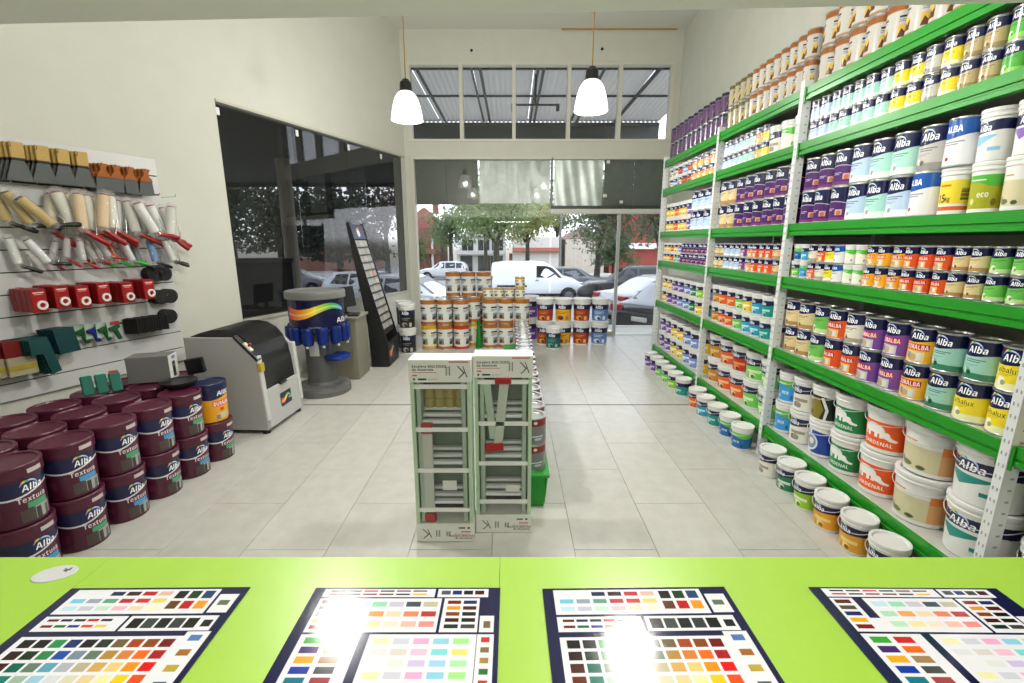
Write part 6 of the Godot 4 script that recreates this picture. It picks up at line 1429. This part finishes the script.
func hatch(label_text, at, turn, paint, s := 1.0, dark_sill := false):
	var st = [[-1.98, 0.42, 0.62, 0.72, 0.70, 0.66], [-1.93, 0.30, 0.86, 1.02, 0.80, 0.62], [-1.80, 0.26, 0.92, 1.18, 0.83, 0.58], [-1.45, 0.24, 0.93, 1.40, 0.84, 0.56], [-0.6, 0.22, 0.93, 1.47, 0.85, 0.58], [0.15, 0.22, 0.92, 1.43, 0.85, 0.57], [0.62, 0.22, 0.92, 1.20, 0.85, 0.60], [1.02, 0.22, 0.90, 0.97, 0.84, 0.66], [1.55, 0.24, 0.80, 0.86, 0.82, 0.64], [1.88, 0.28, 0.66, 0.74, 0.76, 0.60], [2.0, 0.34, 0.52, 0.58, 0.66, 0.55]]
	return car("car", label_text, at, turn, 4.0, 1.70, st, {"side": [[[-1.45, 0.97], [-0.66, 0.96], [-0.66, 1.36], [-1.22, 1.33]], [[-0.58, 0.96], [0.72, 0.96], [0.18, 1.35], [-0.58, 1.37]]], "front": [1.0, 0.965, 0.66, 0.30, 1.385, 0.52], "rear": [-1.86, 1.06, 0.60, -1.52, 1.37, 0.52]}, paint, [-1.22, 1.28], 0.31, {"boxes": [["tail_light", Vector3(-1.90, 0.86, 0.68), Vector3(0.14, 0.18, 0.22), Color(0.50, 0.03, 0.03)], ["tail_light", Vector3(-1.90, 0.86, -0.68), Vector3(0.14, 0.18, 0.22), Color(0.50, 0.03, 0.03)], ["head_light", Vector3(1.82, 0.68, 0.58), Vector3(0.2, 0.13, 0.3), Color(0.80, 0.82, 0.84)], ["head_light", Vector3(1.82, 0.68, -0.58), Vector3(0.2, 0.13, 0.3), Color(0.80, 0.82, 0.84)], ["bumper", Vector3(1.90, 0.40, 0), Vector3(0.18, 0.2, 1.45), paint.darkened(0.4)], ["number_plate", Vector3(-1.985, 0.62, 0), Vector3(0.03, 0.11, 0.40), Color(0.75, 0.75, 0.72)]]})

func sedan(label_text, at, turn, paint):
	var st = [[-2.2, 0.42, 0.70, 0.78, 0.70, 0.60], [-2.1, 0.30, 0.92, 0.98, 0.80, 0.66], [-1.55, 0.26, 0.96, 1.02, 0.84, 0.66], [-1.0, 0.24, 0.96, 1.32, 0.85, 0.58], [-0.5, 0.24, 0.95, 1.45, 0.86, 0.57], [0.25, 0.22, 0.94, 1.43, 0.86, 0.57], [0.8, 0.22, 0.93, 1.18, 0.86, 0.61], [1.2, 0.22, 0.90, 0.96, 0.85, 0.66], [1.8, 0.24, 0.80, 0.86, 0.82, 0.64], [2.1, 0.30, 0.64, 0.72, 0.74, 0.6], [2.2, 0.36, 0.50, 0.56, 0.66, 0.55]]
	return car("car", label_text, at, turn, 4.4, 1.72, st, {"side": [[[-1.35, 0.99], [-0.5, 0.98], [-0.5, 1.37], [-0.92, 1.27]], [[-0.42, 0.98], [0.85, 0.97], [0.30, 1.35], [-0.42, 1.37]]], "front": [1.17, 0.965, 0.66, 0.42, 1.38, 0.53], "rear": [-1.52, 1.03, 0.62, -0.72, 1.40, 0.53]}, paint, [-1.30, 1.36], 0.32, {"boxes": [["tail_light", Vector3(-2.10, 0.86, 0.64), Vector3(0.16, 0.16, 0.34), Color(0.55, 0.03, 0.04)], ["tail_light", Vector3(-2.10, 0.86, -0.64), Vector3(0.16, 0.16, 0.34), Color(0.55, 0.03, 0.04)], ["number_plate", Vector3(-2.20, 0.66, 0), Vector3(0.03, 0.11, 0.40), Color(0.75, 0.75, 0.72)], ["head_light", Vector3(1.98, 0.66, 0.58), Vector3(0.2, 0.13, 0.3), Color(0.80, 0.82, 0.84)], ["head_light", Vector3(1.98, 0.66, -0.58), Vector3(0.2, 0.13, 0.3), Color(0.80, 0.82, 0.84)]]})

func suv(label_text, at, turn, paint):
	var st = [[-2.2, 0.5, 0.8, 0.95, 0.74, 0.66], [-2.12, 0.36, 1.02, 1.30, 0.84, 0.66], [-1.8, 0.32, 1.04, 1.60, 0.87, 0.64], [-1.0, 0.30, 1.04, 1.68, 0.88, 0.65], [0.2, 0.30, 1.03, 1.64, 0.88, 0.64], [0.72, 0.30, 1.02, 1.34, 0.88, 0.66], [1.05, 0.30, 1.0, 1.08, 0.87, 0.70], [1.75, 0.32, 0.94, 1.0, 0.85, 0.68], [2.1, 0.36, 0.78, 0.86, 0.80, 0.66], [2.2, 0.42, 0.62, 0.70, 0.72, 0.6]]
	return car("car", label_text, at, turn, 4.4, 1.78, st, {"side": [[[-1.95, 1.08], [-1.2, 1.08], [-1.2, 1.54], [-1.72, 1.52]], [[-1.12, 1.08], [-0.25, 1.08], [-0.25, 1.56], [-1.12, 1.56]], [[-0.17, 1.07], [0.82, 1.06], [0.34, 1.52], [-0.17, 1.56]]], "front": [1.03, 1.08, 0.68, 0.42, 1.56, 0.58], "rear": [-2.10, 1.12, 0.66, -1.86, 1.55, 0.60]}, paint, [-1.30, 1.38], 0.36, {"boxes": [["tail_light", Vector3(-2.12, 0.95, 0.74), Vector3(0.14, 0.26, 0.18), Color(0.45, 0.03, 0.03)], ["tail_light", Vector3(-2.12, 0.95, -0.74), Vector3(0.14, 0.26, 0.18), Color(0.45, 0.03, 0.03)], ["bumper", Vector3(2.08, 0.50, 0), Vector3(0.24, 0.22, 1.6), Color(0.03, 0.03, 0.03)], ["head_light", Vector3(2.06, 0.80, 0.62), Vector3(0.18, 0.14, 0.28), Color(0.80, 0.82, 0.84)], ["head_light", Vector3(2.06, 0.80, -0.62), Vector3(0.18, 0.14, 0.28), Color(0.80, 0.82, 0.84)]]})

func build_cars():
	# white van, side on, nose to the right
	var st = [[-2.08, 0.42, 0.95, 1.55, 0.78, 0.66], [-2.04, 0.32, 1.05, 1.74, 0.86, 0.72], [-1.5, 0.30, 1.08, 1.82, 0.88, 0.74], [-0.2, 0.30, 1.08, 1.82, 0.88, 0.74], [0.35, 0.30, 1.06, 1.78, 0.88, 0.72], [0.80, 0.30, 1.05, 1.52, 0.88, 0.70], [1.22, 0.30, 1.04, 1.16, 0.87, 0.72], [1.70, 0.32, 0.95, 1.02, 0.84, 0.70], [1.98, 0.34, 0.78, 0.86, 0.80, 0.66], [2.08, 0.38, 0.60, 0.68, 0.72, 0.6]]
	var dv = 21.5
	var v = car("van", "white delivery van parked side on across the shop window", P(1.15, ground(dv), dv), 0.0, 4.2, 1.80, st, {"side": [[[-0.05, 1.12], [1.12, 1.10], [0.66, 1.55], [0.42, 1.62], [-0.05, 1.64]]], "front": [1.24, 1.14, 0.70, 0.52, 1.70, 0.62]}, Color(0.86, 0.87, 0.88), [-1.25, 1.40], 0.32, {"boxes": [["side_moulding", Vector3(-1.15, 0.74, 0.885), Vector3(1.35, 0.09, 0.03), Color(0.05, 0.05, 0.055)], ["sill", Vector3(0.1, 0.34, 0.80), Vector3(2.0, 0.14, 0.16), Color(0.06, 0.06, 0.065)], ["tail_light", Vector3(-2.06, 0.90, 0.76), Vector3(0.08, 0.60, 0.14), Color(0.55, 0.05, 0.05)], ["tail_light", Vector3(-2.06, 0.90, -0.76), Vector3(0.08, 0.60, 0.14), Color(0.55, 0.05, 0.05)], ["bumper", Vector3(1.96, 0.50, 0), Vector3(0.26, 0.30, 1.66), Color(0.10, 0.10, 0.105)], ["head_light", Vector3(1.90, 0.80, 0.66), Vector3(0.22, 0.18, 0.24), Color(0.80, 0.82, 0.84)], ["door_handle", Vector3(-0.02, 1.0, 0.885), Vector3(0.16, 0.04, 0.03), Color(0.12, 0.12, 0.12)]]})
	hatch("grey hatchback parked behind the white van", P(3.5, ground(26.5), 26.5), -0.05, Color(0.30, 0.31, 0.33))
	suv("dark grey estate car facing the white van", P(5.0, ground(19.2), 19.2), PI - 0.2, Color(0.10, 0.105, 0.115))
	sedan("silver saloon with red tail light outside the glass door", P(4.85, ground(14.4), 14.4), 0.40, Color(0.52, 0.53, 0.54))
	sedan("black car nearest the glass door, partly behind racks", P(4.45, ground(11.6), 11.6), 0.75, Color(0.03, 0.03, 0.034))
	hatch("white hatchback parked close to the shop window corner", P(-3.15, ground(14.5), 14.5), -0.25, Color(0.80, 0.81, 0.82))
	suv("white pickup-like wagon parked far across the street", P(-6.2, ground(42.0), 42.0), PI, Color(0.78, 0.78, 0.78))
	hatch("white hatchback seen low through the slanted window by colour stand", P(-5.6, ground(18.5), 18.5), -0.3, Color(0.78, 0.79, 0.80))
	hatch("white hatchback seen through the slanted window above tinting machine", P(-8.6, ground(15.0), 15.0), -0.3, Color(0.74, 0.75, 0.76))
	hatch("silver hatchback farther out beyond the slanted window", P(-12.4, ground(26.0), 26.0), 0.1, Color(0.48, 0.50, 0.52))

func _ready():
	setup()
	build_lamps()
	build_shell()
	build_racks()
	build_counter()
	build_buckets()
	build_slatwall()
	build_machines()
	build_centre()
	build_street()
